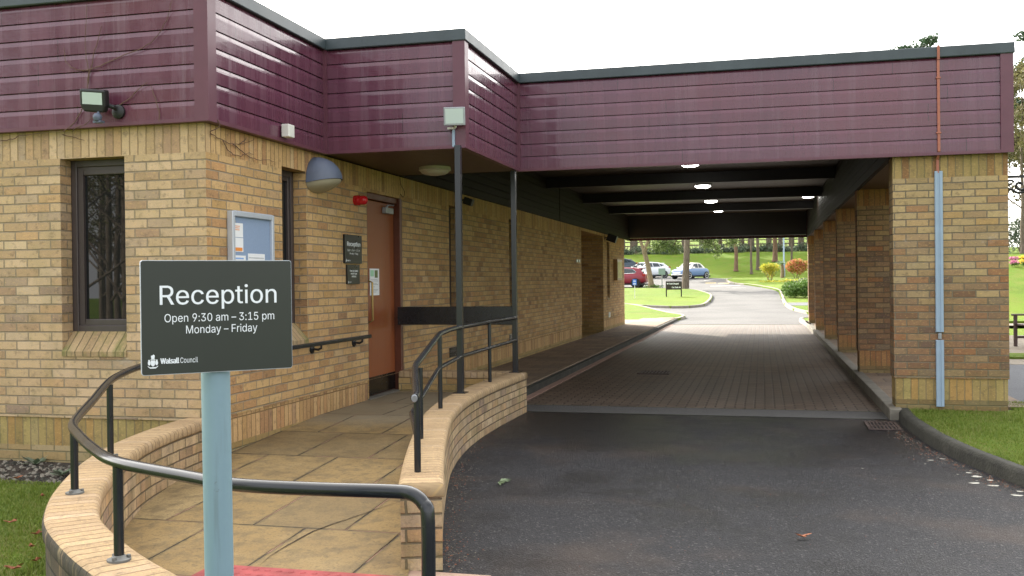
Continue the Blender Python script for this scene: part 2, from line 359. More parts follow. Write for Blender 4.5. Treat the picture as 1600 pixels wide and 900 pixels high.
def slabs():
    k = NT('sandy riven slabs'); uv = k.uv(); s = k.sep(uv)
    row = k.math('FLOOR', k.math('DIVIDE', s[1], .9))
    u = k.math('ADD', k.math('DIVIDE', s[0], .6), k.math('MULTIPLY', k.math('MODULO', row, 2.0), .42))
    fu = k.math('MULTIPLY', k.math('SUBTRACT', .5, k.math('ABSOLUTE', k.math('SUBTRACT', k.math('FRACT', u), .5))), .6)
    fv = k.math('MULTIPLY', k.math('SUBTRACT', .5, k.math('ABSOLUTE', k.math('SUBTRACT', k.math('FRACT', k.math('DIVIDE', s[1], .9)), .5))), .9)
    d = k.math('ADD', k.math('MINIMUM', fu, fv), k.math('MULTIPLY', k.math('SUBTRACT', k.noise(uv, 13, 5, .7), .5), .020))
    fac = k.step(d, .001, .009)
    rn = k.white(k.comb(k.math('FLOOR', u), row, 5.0))
    riv = k.noise(uv, 7, 7, .68); fine = k.noise(uv, 60, 4, .7)
    c = k.ramp(rn, [(0, (.25, .168, .068)), (.35, (.30, .205, .085)), (.7, (.21, .148, .068)), (1, (.31, .225, .105))])
    c = k.mix(k.math('MULTIPLY', k.step(riv, .44, .62), .72), c, (.15, .108, .055))
    c = k.mix(k.math('MULTIPLY', k.step(k.noise(k.map(uv, (1, 1, 1), (3, 8, 0)), 2.2, 6, .7), .5, .68), .35), c, (.36, .265, .13))
    c = k.mix(k.math('MULTIPLY', k.step(k.noise(uv, 24, 5, .7), .55, .68), .6), c, (.07, .058, .04))
    edge = k.math('SUBTRACT', 1.0, k.step(k.math('ADD', d, k.math('MULTIPLY', k.noise(uv, 6, 5), -.04)), -.02, .012))
    c = k.mix(k.math('MULTIPLY', edge, .55), c, (.085, .075, .04))
    c = k.mix(k.math('MULTIPLY', k.step(fine, .50, .68), .55), c, (.085, .065, .035)); c = k.mix(k.math('MULTIPLY', k.step(k.noise(uv, 110, 3, .8), .55, .7), .4), c, (.40, .31, .16))
    far = k.step(k.sep(k.pos())[1], 8.2, 8.9)               # paler replacement slabs by the doorway
    c = k.mix(k.math('MULTIPLY', far, .75), c, (.25, .215, .15))
    wet = k.step(k.noise(uv, .8, 4), .45, .65)
    c = k.mix(k.math('MULTIPLY', wet, .5), c, k.mix(1.0, c, (.68, .64, .6), 'MULTIPLY'))
    jc = k.mix(k.step(k.noise(uv, 3.5, 4), .45, .6), (.045, .035, .025), (.30, .17, .115))
    c = k.mix(fac, jc, c)
    h = k.math('ADD', k.math('MULTIPLY', fac, 1.2), k.math('ADD', k.math('MULTIPLY', riv, .9), k.math('MULTIPLY', fine, .25)))
    return k.fin(c, k.math('SUBTRACT', .75, k.math('MULTIPLY', wet, .15)), k.bump(h, .008), .35)
M['slabs'] = slabs()
def blocks(name, a, b, c3):
    k = NT(name); uv = k.uv(); s = k.sep(uv)
    wav = k.math('MULTIPLY', k.math('SINE', k.math('MULTIPLY', s[0], 2 * math.pi / .225 * 2)), .010)
    v = k.math('ADD', s[1], wav)
    row = k.math('FLOOR', k.math('DIVIDE', v, .112))
    u = k.math('ADD', k.math('DIVIDE', s[0], .225), k.math('MULTIPLY', k.math('MODULO', row, 2.0), .5))
    fu = k.math('MULTIPLY', k.math('SUBTRACT', .5, k.math('ABSOLUTE', k.math('SUBTRACT', k.math('FRACT', u), .5))), .225)
    fv = k.math('MULTIPLY', k.math('SUBTRACT', .5, k.math('ABSOLUTE', k.math('SUBTRACT', k.math('FRACT', k.math('DIVIDE', v, .112)), .5))), .112)
    d = k.math('MINIMUM', fu, fv); fac = k.step(d, .003, .016)
    rn = k.white(k.comb(k.math('FLOOR', u), row, 2.0))
    c = k.mix(rn, a, b)
    c = k.mix(k.math('MULTIPLY', k.step(k.noise(uv, .5, 5), .42, .62), .6), c, c3)
    c = k.mix(k.math('MULTIPLY', k.step(k.noise(k.map(uv, (3.2, .12, 1)), 1, 4), .5, .7), .45), c, k.mix(1.0, c, (.6, .58, .56), 'MULTIPLY'))
    c = k.mix(k.math('MULTIPLY', k.noise(uv, 70, 3), .3), c, (.07, .05, .04))
    c = k.mix(fac, (.028, .022, .018), c)
    return k.fin(c, .58, k.bump(k.math('ADD', fac, k.math('MULTIPLY', rn, .4)), .008), .30)
M['blocks'] = blocks('brown block paving', (.118, .082, .058), (.190, .137, .100), (.145, .122, .098))
M['footpath'] = brick_mat('brown path slabs', .45, .45, [(0, (.20, .15, .11)), (.5, (.25, .19, .14)), (1, (.18, .14, .11))], (.10, .08, .065), mort=.01, bumpd=.003)
M['concrete'] = simple('weathered concrete', (.17, .155, .125), .85, var=.35, scale=5, bump=.003)
M['concrete_pale'] = simple('pale concrete kerb', (.20, .18, .145), .85, var=.2, scale=4, bump=.002)
M['kerb_dark'] = simple('mossy dark kerb stone', (.034, .033, .025), .9, var=.62, scale=7, bump=.012)
M['kerb_red'] = simple('red brown edging', (.34, .21, .16), .8, var=.25, scale=8)
M['tactile'] = simple('worn red tactile paving', (.30, .055, .055), .75, var=.45, scale=9, bump=.003)
M['mortar_pink'] = simple('pink mortar bed', (.33, .22, .16), .9, var=.25, scale=12, bump=.003)
M['white_paint'] = simple('worn white road paint', (.55, .55, .53), .8, var=.3, scale=6)
M['yellow_paint'] = simple('worn yellow road paint', (.55, .42, .14), .8, var=.3, scale=6)
M['lichen'] = simple('pale lichen', (.40, .39, .34), .9, var=.2, scale=30)
def lawn(name, a, b, c3, sc=1.0):
    k = NT(name); o = k.pos()
    f = k.noise(o, .35 * sc, 5); g = k.noise(o, 3 * sc, 5); h = k.noise(o, 40, 4)
    c = k.mix(k.step(f, .35, .65), a, b); c = k.mix(k.math('MULTIPLY', k.step(g, .45, .7), .6), c, c3)
    c = k.mix(k.math('MULTIPLY', h, .35), c, tuple(x * .35 for x in a))
    w = k.noise(k.map(o, (1, 1, 1), (5, 9, 0)), .9 * sc, 6, .7)
    c = k.mix(k.math('MULTIPLY', k.step(w, .52, .68), .55), c, tuple(x * .52 for x in a)); c = k.mix(k.math('MULTIPLY', k.step(k.noise(o, 1.7 * sc, 6, .75), .62, .74), .5), c, (.17, .13, .06))
    return k.fin(c, .95, k.bump(k.noise(o, 26, 4, .7), .05), .15)
M['lawn'] = lawn('lawn', (.12, .19, .022), (.16, .225, .03), (.20, .20, .055))
M['lawn_far'] = lawn('bank grass', (.11, .19, .013), (.15, .22, .018), (.18, .19, .035), .4)
M['soil'] = simple('dark soil and stones', (.055, .042, .032), .95, var=.5, scale=22, bump=.03)
def leafm(name, cols, tl=.35):
    k = NT(name)
    gi = k.n.new('ShaderNodeObjectInfo').outputs['Random']
    o = k.pos(); f = k.noise(o, 1.6, 3); w = k.white(k.map(k.n.new('ShaderNodeNewGeometry').outputs['Random Per Island'] if False else o, (8, 8, 8)))
    ri = k.n.new('ShaderNodeNewGeometry').outputs['Random Per Island']
    c = k.ramp(k.math('ADD', k.math('MULTIPLY', ri, .7), k.math('MULTIPLY', k.step(f, .3, .7), .3)), [(i / max(1, len(cols) - 1), q) for i, q in enumerate(cols)])
    m = k.fin(c, .6, None, .3)
    tr = k.n.new('ShaderNodeBsdfTranslucent'); k.lk(c, tr.inputs[0])
    mx = k.n.new('ShaderNodeMixShader'); mx.inputs[0].default_value = tl
    k.lk(k.p.outputs[0], mx.inputs[1]); k.lk(tr.outputs[0], mx.inputs[2]); k.lk(mx.outputs[0], k.out.inputs[0])
    return m
M['blade'] = leafm('grass blades', [(.095, .145, .020), (.14, .205, .028), (.19, .24, .045), (.28, .255, .10)], .4)
M['pine'] = leafm('pine needles', [(.025, .055, .028), (.05, .09, .045), (.075, .115, .06)], .25)
M['ivy'] = leafm('evergreen shrub leaves', [(.065, .10, .06), (.10, .145, .085), (.16, .195, .14), (.23, .26, .19)], .25)
M['hedge'] = leafm('clipped hedge leaves', [(.06, .125, .022), (.09, .17, .03), (.13, .22, .04)], .25)
M['bush_yellow'] = leafm('yellow green bush leaves', [(.20, .27, .03), (.32, .36, .04), (.52, .46, .06), (.62, .40, .14)], .4)
M['bush_red'] = leafm('red orange bush leaves', [(.12, .20, .03), (.22, .30, .05), (.45, .36, .07), (.58, .22, .07), (.60, .26, .18), (.48, .10, .09), (.50, .36, .10), (.15, .22, .04)], .35)
M['fern'] = leafm('blue green palm leaves', [(.10, .16, .10), (.17, .24, .15), (.24, .30, .2)], .3)
M['twig_leaf'] = leafm('budding twigs', [(.12, .105, .05), (.17, .15, .07), (.14, .15, .06)], .3)
M['needle_light'] = leafm('light conifer sprays', [(.09, .14, .04), (.13, .18, .055), (.17, .21, .08)], .4)
def bark(name, a, b):
    k = NT(name); o = k.obj()
    f = k.noise(k.map(o, (6, 6, 1.3)), 3, 6, .65)
    return k.fin(k.mix(k.step(f, .35, .7), a, b), .95, k.bump(f, .03), .15)
M['bark'] = bark('brown bark', (.115, .088, .068), (.21, .17, .135))
M['bark_pale'] = bark('pale bark', (.20, .155, .10), (.32, .25, .16))
M['bark_red'] = bark('reddish pine bark', (.15, .09, .062), (.25, .165, .115))
M['timber'] = simple('weathered fence timber', (.12, .10, .075), .9, var=.3)
M['tyre'] = simple('tyre rubber', (.014, .014, .015), .8)
M['rim'] = simple('alloy wheel', (.45, .46, .48), .3, .7)
M['rim_white'] = simple('white wheel disc', (.82, .83, .84), .35)
M['rim_dark'] = simple('dark alloy wheel', (.10, .10, .11), .3, .6)
M['car_glass'] = NT('car window glass').fin((.030, .040, .046), .03, None, .6)
M['chrome'] = simple('chrome trim', (.62, .63, .65), .12, 1.0, var=.02)
M['tail'] = simple('tail lamp red', (.35, .01, .012), .2)
M['head'] = simple('headlamp glass', (.60, .64, .68), .1)
M['plate'] = simple('white plate', (.75, .75, .73), .4)
M['plate_yellow'] = simple('yellow plate', (.70, .50, .06), .4)
M['plate_ink'] = simple('plate characters', (.02, .02, .02), .5)
M['car_under'] = simple('black sill plastic', (.015, .015, .016), .6)
def paint(name, c): return simple(name, c, .34, 0, .03, 3, coat=.25, rvar=.03)
M['paint_blue'] = paint('pale blue car paint', (.15, .245, .45))
M['paint_cream'] = paint('cream roof paint', (.78, .76, .70))
M['paint_white'] = paint('white car paint', (.75, .77, .79))
M['paint_red'] = paint('dark red car paint', (.24, .012, .030))
M['paint_navy'] = paint('dark blue grey car paint', (.045, .065, .095))
M['blue_sign'] = simple('blue sign enamel', (.03, .14, .62), .4)
M['sign_back'] = simple('grey green sign back', (.22, .30, .28), .55)
M['flowers'] = leafm('cut flowers', [(.62, .08, .25), (.70, .55, .08), (.75, .72, .74), (.55, .15, .45), (.12, .22, .04)], .2)
M['leaf_brown'] = simple('dead leaf', (.28, .10, .045), .7, var=.3, scale=40)
M['leaf_green'] = simple('fallen green leaf', (.14, .19, .10), .6, var=.3, scale=40)
M['tile'] = brick_mat('sandy roof tiles', .3, .3, BUFF, (.2, .14, .08), bumpd=.01)
M['render_pale'] = simple('pale rendered wall', (.55, .5, .42), .9)

# ------------------------------------------------------------------ mesh builder
def poff(o):
    v = Vector((0, 0, 0))
    while o is not None:
        v += o.location; o = o.parent
    return v

class MB:
    """Collects faces in world metres; build() links them as ONE mesh object."""
    def __init__(self): self.v = []; self.f = []; self.mi = []; self.uvs = []
    def face(self, pts, m=0, uv=None):
        i = len(self.v); self.v += [tuple(p) for p in pts]
        self.f.append(tuple(range(i, i + len(pts)))); self.mi.append(m); self.uvs.append(uv)
    def mesh(self, verts, faces, m=0, uvs=None):
        i = len(self.v); self.v += [tuple(p) for p in verts]
        for k, f in enumerate(faces):
            self.f.append(tuple(i + q for q in f)); self.mi.append(m); self.uvs.append(uvs[k] if uvs else None)
    def box(self, x0, x1, y0, y1, z0, z1, m=0, rot=None, c=None):
        P = [Vector((x, y, z)) for z in (z0, z1) for y in (y0, y1) for x in (x0, x1)]
        if rot is not None:
            c = Vector(c) if c is not None else Vector(((x0 + x1) / 2, (y0 + y1) / 2, (z0 + z1) / 2))
            P = [c + rot @ (p - c) for p in P]
        self.mesh(P, [(0, 2, 3, 1), (4, 5, 7, 6), (0, 1, 5, 4), (2, 6, 7, 3), (0, 4, 6, 2), (1, 3, 7, 5)], m)
        return self
    def obox(self, c, ax, ay, az, m=0):
        c, ax, ay, az = map(Vector, (c, ax, ay, az))
        P = [c + ax * i + ay * j + az * k for k in (-1, 1) for j in (-1, 1) for i in (-1, 1)]
        self.mesh(P, [(0, 2, 3, 1), (4, 5, 7, 6), (0, 1, 5, 4), (2, 6, 7, 3), (0, 4, 6, 2), (1, 3, 7, 5)], m); return self
    def prism(self, poly, z0, z1, m=0):
        n = len(poly)
        V = [(x, y, z0) for x, y in poly] + [(x, y, z1) for x, y in poly]
        self.mesh(V, [tuple(reversed(range(n))), tuple(range(n, 2 * n))] + [(i, (i + 1) % n, n + (i + 1) % n, n + i) for i in range(n)], m); return self
    def extr(self, poly3, d, m=0):
        d = Vector(d); n = len(poly3); V = [Vector(p) for p in poly3]; V = V + [p + d for p in V]
        self.mesh(V, [tuple(reversed(range(n))), tuple(range(n, 2 * n))] + [(i, (i + 1) % n, n + (i + 1) % n, n + i) for i in range(n)], m); return self
    def tube(self, pts, r, n=10, m=0, cap=True):
        pts = [Vector(p) for p in pts]; rs = r if isinstance(r, (list, tuple)) else [r] * len(pts)
        V = []; ref = None
        for i, p in enumerate(pts):
            t = (pts[min(i + 1, len(pts) - 1)] - pts[max(i - 1, 0)]).normalized()
            if ref is None:
                ref = t.cross(Vector((0, 0, 1)))
                if ref.length < .05: ref = t.cross(Vector((1, 0, 0)))
            ref = (ref - t * ref.dot(t)).normalized(); b = t.cross(ref)
            for k in range(n):
                a = 2 * math.pi * k / n
                V.append(p + (ref * math.cos(a) + b * math.sin(a)) * rs[i])
        Fs = [(i * n + k, i * n + (k + 1) % n, (i + 1) * n + (k + 1) % n, (i + 1) * n + k) for i in range(len(pts) - 1) for k in range(n)]
        if cap: Fs += [tuple(reversed(range(n))), tuple(range((len(pts) - 1) * n, len(pts) * n))]
        self.mesh(V, Fs, m); return self
    def lathe(self, prof, c, axis=(0, 0, 1), n=20, m=0, sx=1.0):
        ax = Vector(axis).normalized(); e1 = ax.cross(Vector((0, 0, 1)))
        if e1.length < .05: e1 = Vector((1, 0, 0))
        e1.normalize(); e2 = ax.cross(e1); c = Vector(c); V = []
        for r, h in prof:
            for k in range(n):
                a = 2 * math.pi * k / n
                V.append(c + ax * h + (e1 * math.cos(a) * sx + e2 * math.sin(a)) * max(r, 1e-4))
        L = len(prof)
        Fs = [(i * n + k, i * n + (k + 1) % n, (i + 1) * n + (k + 1) % n, (i + 1) * n + k) for i in range(L - 1) for k in range(n)]
        Fs += [tuple(reversed(range(n))), tuple(range((L - 1) * n, L * n))]
        self.mesh(V, Fs, m); return self
    def sweep(self, path, prof, m=0, closed_prof=False, caps=False, mats=None, arc0=0.0):
        """prof: (outward offset, z); path in plan, outward to its right; mitred corners; uv in metres"""
        path = [Vector((p[0], p[1])) for p in path]; n = len(path); dirs = [(path[i + 1] - path[i]).normalized() for i in range(n - 1)]
        nor = [Vector((d.y, -d.x)) for d in dirs]; mit = []
        for i in range(n):
            if i == 0: mit.append(nor[0])
            elif i == n - 1: mit.append(nor[-1])
            else:
                q = (nor[i - 1] + nor[i]); q = q / max(.15, q.dot(nor[i])); mit.append(q)
        L = [arc0]
        for i in range(n - 1): L.append(L[-1] + (path[i + 1] - path[i]).length)
        pl = [0.0]; K = len(prof)
        pr = list(prof) + ([prof[0]] if closed_prof else [])
        for j in range(len(pr) - 1): pl.append(pl[-1] + math.hypot(pr[j + 1][0] - pr[j][0], pr[j + 1][1] - pr[j][1]))
        for i in range(n - 1):
            for j in range(len(pr) - 1):
                a0 = path[i] + mit[i] * pr[j][0]; a1 = path[i] + mit[i] * pr[j + 1][0]
                b0 = path[i + 1] + mit[i + 1] * pr[j][0]; b1 = path[i + 1] + mit[i + 1] * pr[j + 1][0]
                mm = mats[j] if mats else m
                self.face([(a0.x, a0.y, pr[j][1]), (b0.x, b0.y, pr[j][1]), (b1.x, b1.y, pr[j + 1][1]), (a1.x, a1.y, pr[j + 1][1])], mm,
                          [(L[i], pl[j]), (L[i + 1], pl[j]), (L[i + 1], pl[j + 1]), (L[i], pl[j + 1])])
        if caps:
            for i, rev in ((0, False), (n - 1, True)):
                P = [(path[i].x + mit[i].x * o, path[i].y + mit[i].y * o, z) for o, z in prof]
                self.face(P if not rev else P[::-1], m)
        return self
    def build(self, name, mats, parent=None, smooth=False, bevel=0, weld=False):
        if not isinstance(mats, (list, tuple)): mats = [mats]
        off = poff(parent) if parent is not None else Vector((0, 0, 0))
        me = bpy.data.meshes.new(name)
        V = np.array(self.v, dtype=np.float64).reshape(-1, 3)
        Vl = V - np.array(off)
        me.from_pydata(Vl.tolist(), [], self.f)
        uvl = me.uv_layers.new(name='uv')
        uvd = np.zeros((len(me.loops), 2)); li = 0
        for fi, f in enumerate(self.f):
            u = self.uvs[fi]
            if u is None:
                p = V[list(f)]; nrm = np.zeros(3)
                for a in range(len(f)):
                    b = (a + 1) % len(f); nrm += np.cross(p[a], p[b])
                an = np.abs(nrm)
                if an[2] >= an[0] and an[2] >= an[1]: u = p[:, :2]
                elif an[0] >= an[1]: u = p[:, 1:]
                else: u = p[:, [0, 2]]
            uvd[li:li + len(f)] = np.array(u); li += len(f)
        uvl.data.foreach_set('uv', uvd.ravel())
        for m in mats: me.materials.append(m)
        me.polygons.foreach_set('material_index', self.mi)
        if smooth: me.polygons.foreach_set('use_smooth', [True] * len(me.polygons))
        me.update()
        o = bpy.data.objects.new(name, me); COL.objects.link(o)
        if parent is not None: o.parent = parent
        if weld or bevel:
            w = o.modifiers.new('weld', 'WELD'); w.merge_threshold = .0004
        if bevel:
            b = o.modifiers.new('bevel', 'BEVEL'); b.width = bevel; b.segments = 2; b.limit_method = 'ANGLE'; b.angle_limit = RAD(35)
        if smooth and len(me.polygons):
            try: me.set_sharp_from_angle(angle=RAD(40))
            except Exception: pass
        return o

def thing(name, label, cat, loc=(0, 0, 0), group=None):
    o = bpy.data.objects.new(name, None); COL.objects.link(o); o.location = loc
    o.empty_display_size = .1
    return tag(o, label, cat, group)
def tag(o, label, cat, group=None, kind=None):
    if label: o['label'] = label
    if cat: o['category'] = cat
    if group: o['group'] = group
    if kind: o['kind'] = kind
    return o
def struct(o): o['kind'] = 'structure'; return o
def dup(root, loc, rotz=0.0, label=None, group=None):
    r = root.copy(); COL.objects.link(r); r.location = loc; r.rotation_euler = (0, 0, rotz)
    if label: r['label'] = label
    if group: r['group'] = group
    for ch in list(root.children):
        c = ch.copy(); COL.objects.link(c); c.parent = r
        for g in list(ch.children):
            d = g.copy(); COL.objects.link(d); d.parent = c
    return r
_FONT = None
try:      # the grotesque that ships inside Blender itself, if this build has it
    _FONT = bpy.data.fonts.load(bpy.utils.system_resource('DATAFILES', path='fonts') + '/Inter.woff2')
except Exception: pass
def text(body, size, origin, ux, uy, mat, name, parent, align='LEFT', proud=.0012, sx=1.0, shear=0.0, bold=0.0):
    """flat lettering as mesh, lying on a board: ux, uy unit axes of the board"""
    cu = bpy.data.curves.new(name, 'FONT'); cu.font = _FONT or cu.font; cu.body = body; cu.size = size; cu.align_x = align; cu.offset = 0
    t = bpy.data.objects.new(name, cu); COL.objects.link(t)
    dg = bpy.context.evaluated_depsgraph_get(); cv = t.to_curve(dg)
    loops = []
    for sp in cv.splines:
        pts = []
        if sp.type == 'BEZIER':
            B = sp.bezier_points; n = len(B)
            for k in range(n):
                a, b_ = B[k], B[(k + 1) % n]
                q = mgeo.interpolate_bezier(a.co, a.handle_right, b_.handle_left, b_.co, 6)
                pts += [Vector((w.x, w.y, 0)) for w in q[:-1]]
        else: pts = [Vector((w.co.x, w.co.y, 0)) for w in sp.points]
        clean = [w for k, w in enumerate(pts) if (w - pts[k - 1]).length > 1e-6]
        if len(clean) > 2: loops.append(clean)
    # fill by non-zero winding in fine horizontal strips, so letters drawn from overlapping strokes stay solid
    ylo = min(w.y for P in loops for w in P); yhi = max(w.y for P in loops for w in P); N = 90; dy = (yhi - ylo) / N
    V = []; Fc = []; E_ = [(P[k - 1], P[k]) for P in loops for k in range(len(P))]
    def spans(y):
        X = []
        for a, b_ in E_:
            if (a.y > y) != (b_.y > y): X.append(((b_.x - a.x) * (y - a.y) / (b_.y - a.y) + a.x, 1 if b_.y > a.y else -1))
        X.sort(); out = []; wn = 0
        for x, d in X:
            if wn == 0: x0 = x
            wn += d
            if wn == 0: out.append([x0 - bold, x + bold])
        return out
    for r in range(N):
        y = ylo + dy * r
        for x0, x1 in spans(y + dy * .5):
            i0 = len(V); V += [(x0, y, 0), (x1, y, 0), (x1, y + dy, 0), (x0, y + dy, 0)]; Fc.append((i0, i0 + 1, i0 + 2, i0 + 3))
    me = bpy.data.meshes.new(name); me.from_pydata(V, [], Fc)
    t.to_curve_clear(); bpy.data.objects.remove(t); bpy.data.curves.remove(cu)
    ux, uy = Vector(ux), Vector(uy); nz = ux.cross(uy)
    off = poff(parent); og = Vector(origin) - off + nz * proud
    for v in me.vertices:
        c = v.co.copy(); v.co = og + ux * (c.x * sx) + uy * c.y + nz * c.z
    me.materials.clear(); me.materials.append(mat)
    o = bpy.data.objects.new(name, me); COL.objects.link(o); o.parent = parent
    return o
def catmull(P, per=8):
    P = [Vector(p) for p in P]; Q = [P[0] * 2 - P[1]] + P + [P[-1] * 2 - P[-2]]; out = []
    for i in range(1, len(Q) - 2):
        for k in range(per):
            t = k / per; a, b, c, d = Q[i - 1], Q[i], Q[i + 1], Q[i + 2]
            out.append(.5 * ((2 * b) + (c - a) * t + (2 * a - 5 * b + 4 * c - d) * t * t + (3 * b - a - 3 * c + d) * t ** 3))
    out.append(P[-1]); return out

def panel(mb, axis, c, n, u0, u1, z0, z1, holes=(), m=0):
    """upright wall face with openings. axis 'x': face lies along X at y=c; 'y': along Y at x=c; n outward sign"""
    us = sorted({u0, u1, *[min(max(h[i], u0), u1) for h in holes for i in (0, 1)]}); zs = sorted({z0, z1, *[min(max(h[i], z0), z1) for h in holes for i in (2, 3)]})
    for i in range(len(us) - 1):
        for j in range(len(zs) - 1):
            a, b, p, q = us[i], us[i + 1], zs[j], zs[j + 1]
            if any(h[0] - 1e-6 <= a and b <= h[1] + 1e-6 and h[2] - 1e-6 <= p and q <= h[3] + 1e-6 for h in holes): continue
            P = [(a, p), (b, p), (b, q), (a, q)]
            if axis == 'x':
                Q = [(u, c, z) for u, z in P]; Q = Q if n < 0 else Q[::-1]
            else:
                Q = [(c, u, z) for u, z in P]; Q = Q if n > 0 else Q[::-1]
            mb.face(Q, m)
def reveal(mb, axis, c, n, h, depth, m=0):
    d = c - n * depth; u0, u1, z0, z1 = h[:4]
    for u in (u0, u1):
        P = [(c, z0), (d, z0), (d, z1), (c, z1)]
        mb.face([(u, w, z) if axis == 'x' else (w, u, z) for w, z in P], m)
    for z in (z0, z1):
        P = [(u0, c), (u1, c), (u1, d), (u0, d)]
        mb.face([(u, w, z) if axis == 'x' else (w, u, z) for u, w in P], m)

# ------------------------------------------------------------------ terrain
def lerp(xs, ys, x): return float(np.interp(x, xs, ys))
def Tb(y): return lerp([-80, 36, 50, 60, 70, 76, 82, 90, 106, 130, 400], [0, 0, .44, .72, .85, 1.1, 1.42, 1.68, 4.2, 5.6, 40.0], y)
def sst(x): x = min(1, max(0, x)); return x * x * (3 - 2 * x)
def T(x, y):
    w = sst((x / max(y, 1) - .08) / .10) if y > 5 else 0
    r = lerp([-80, 32, 38, 50, 70, 130, 400], [0, 0, .25, 2.5, 3.2, 5.0, 9.0], y)
    return Tb(y) * (1 - w) + r * w
# ------------------------------------------------------------------ ground (structure)
def sheet(name, xs, ys, zf, mat, kind='structure'):
    b = MB(); nx = len(xs)
    V = [(x, y, zf(x, y)) for y in ys for x in xs]
    b.mesh(V, [(j * nx + i, j * nx + i + 1, (j + 1) * nx + i + 1, (j + 1) * nx + i) for j in range(len(ys) - 1) for i in range(nx - 1)])
    o = b.build(name, mat, smooth=True); o['kind'] = kind; return o
xs = [-160, -110, -70, -45, -30, -24, -20] + [-16 + i for i in range(0, 40)] + [26, 30, 36, 45, 60, 90, 140]
ys = [-90, -40, -20, -5, 10, 25, 32] + [34 + 2 * i for i in range(0, 44)] + [126, 135, 150, 180, 230, 300, 400]
sheet('ground', xs, ys, lambda x, y: T(x, y) - .06, M['lawn_far'])
def flat(name, poly, z, mat, n=1):
    b = MB(); b.face([(x, y, z) for x, y in poly])
    if z > .03:      # turf and slabs have an edge that goes down into the ground
        for i in range(len(poly)):
            (x0, y0), (x1, y1) = poly[i], poly[(i + 1) % len(poly)]; b.face([(x0, y0, z), (x0, y0, -.12), (x1, y1, -.12), (x1, y1, z)])
    o = b.build(name, mat); return struct(o)
def poly_on_terrain(name, poly, dz, mat, cuts=None):
    """a sheet that follows the ground: fan of horizontal strips through a simple outline"""
    import bmesh
    bm = bmesh.new(); vs = [bm.verts.new((x, y, 0)) for x, y in poly]; bm.faces.new(vs)
    y0, y1 = min(p[1] for p in poly), max(p[1] for p in poly)
    for k in np.arange(math.ceil(y0), y1, 2.0):
        g = bm.verts[:] + bm.edges[:] + bm.faces[:]
        bmesh.ops.bisect_plane(bm, geom=g, plane_co=(0, float(k), 0), plane_no=(0, 1, 0))
    x0, x1 = min(p[0] for p in poly), max(p[0] for p in poly)
    for k in np.arange(math.ceil(x0), x1, 3.0):
        g = bm.verts[:] + bm.edges[:] + bm.faces[:]
        bmesh.ops.bisect_plane(bm, geom=g, plane_co=(float(k), 0, 0), plane_no=(1, 0, 0))
    for v in bm.verts: v.co.z = T(v.co.x, v.co.y) + dz
    bmesh.ops.recalc_face_normals(bm, faces=bm.faces)
    if dz > .05:
        eg = [e for e in bm.edges if len(e.link_faces) == 1]; ex = bmesh.ops.extrude_edge_only(bm, edges=eg)['geom']
        for v in ex:
            if isinstance(v, bmesh.types.BMVert): v.co.z -= .25
    me = bpy.data.meshes.new(name); bm.to_mesh(me); bm.free()
    if len(me.polygons) and sum(p.normal.z * p.area for p in me.polygons) < 0: me.flip_normals()
    me.materials.append(mat); o = bpy.data.objects.new(name, me); COL.objects.link(o); return struct(o)
def kerb(name, path, mat, w=.13, h=.12, base=0.0, follow=False, dz=0.0):
    """kerb stones along a line; the line is the road-side foot, the stone lies to its left"""
    P = catmull([(x, y, 0) for x, y in path], 6); b = MB(); L = 0
    for i in range(len(P) - 1):
        a, c = P[i], P[i + 1]; d = (c - a).normalized(); nrm = Vector((-d.y, d.x, 0))
        za = (T(a.x, a.y) if follow else 0) + base; zc = (T(c.x, c.y) if follow else 0) + base
        seg = (c - a).length
        prof = [(0, -.1), (.012, h - .03), (.035, h), (w, h), (w, -.1)]
        for j in range(len(prof) - 1):
            (o0, q0), (o1, q1) = prof[j], prof[j + 1]
            A0 = a + nrm * o0; A1 = a + nrm * o1; C0 = c + nrm * o0; C1 = c + nrm * o1
            b.face([(A0.x, A0.y, za + q0), (A1.x, A1.y, za + q1), (C1.x, C1.y, zc + q1), (C0.x, C0.y, zc + q0)])
    o = b.build(name, mat, weld=True, smooth=True); return struct(o)

flat('driveway', [(-6, -20), (9, -20), (9, 11.05), (-4.1, 11.05), (-4.1, 6.95), (-6, 6.95)], 0.0, M['asphalt'])
flat('driveway_strip', [(-3.0, 11.05), (1.4, 11.05), (1.4, 11.66), (-3.0, 11.66)], .003, M['asphalt_dry'])
flat('block_paving', [(-3.1, 11.66), (1.36, 11.66), (1.36, 32.9), (-3.1, 32.9)], .005, M['blocks'])
poly_on_terrain('car_park_road', [(-60, 32.9), (1.9, 32.9), (1.9, 66), (1.0, 74), (-1.2, 80), (-3.6, 85.5), (-8, 90.5), (-60, 92)], .012, M['road_far'])

# footpath under the canopy on the reception side, with its kerb lines
b = MB(); b.box(-4.2, -3.06, 11.2, 36.2, -.05, .12); struct(b.build('footpath', M['footpath']))
b = MB(); b.box(-3.06, -2.98, 11.0, 38.4, -.06, .10); struct(b.build('path_kerb', M['kerb_dark']))
b = MB(); b.box(-2.98, -2.87, 11.2, 32.9, -.06, .012); struct(b.build('path_edging', M['kerb_red']))
b = MB(); b.box(-12, -4.2, 31.1, 34.3, -.05, .12); b.box(-4.2, -3.06, 32.0, 34.3, .12, .123); struct(b.build('side_path', M['slab_pale']))
# kerbed walk on the pier side
b = MB(); b.box(1.27, 1.40, 11.02, 33.2, -.06, .12); struct(b.build('pier_kerb', M['concrete'], bevel=.012))
b = MB(); b.box(1.40, 2.75, 11.50, 33.2, -.06, .105); struct(b.build('pier_walk', M['footpath']))

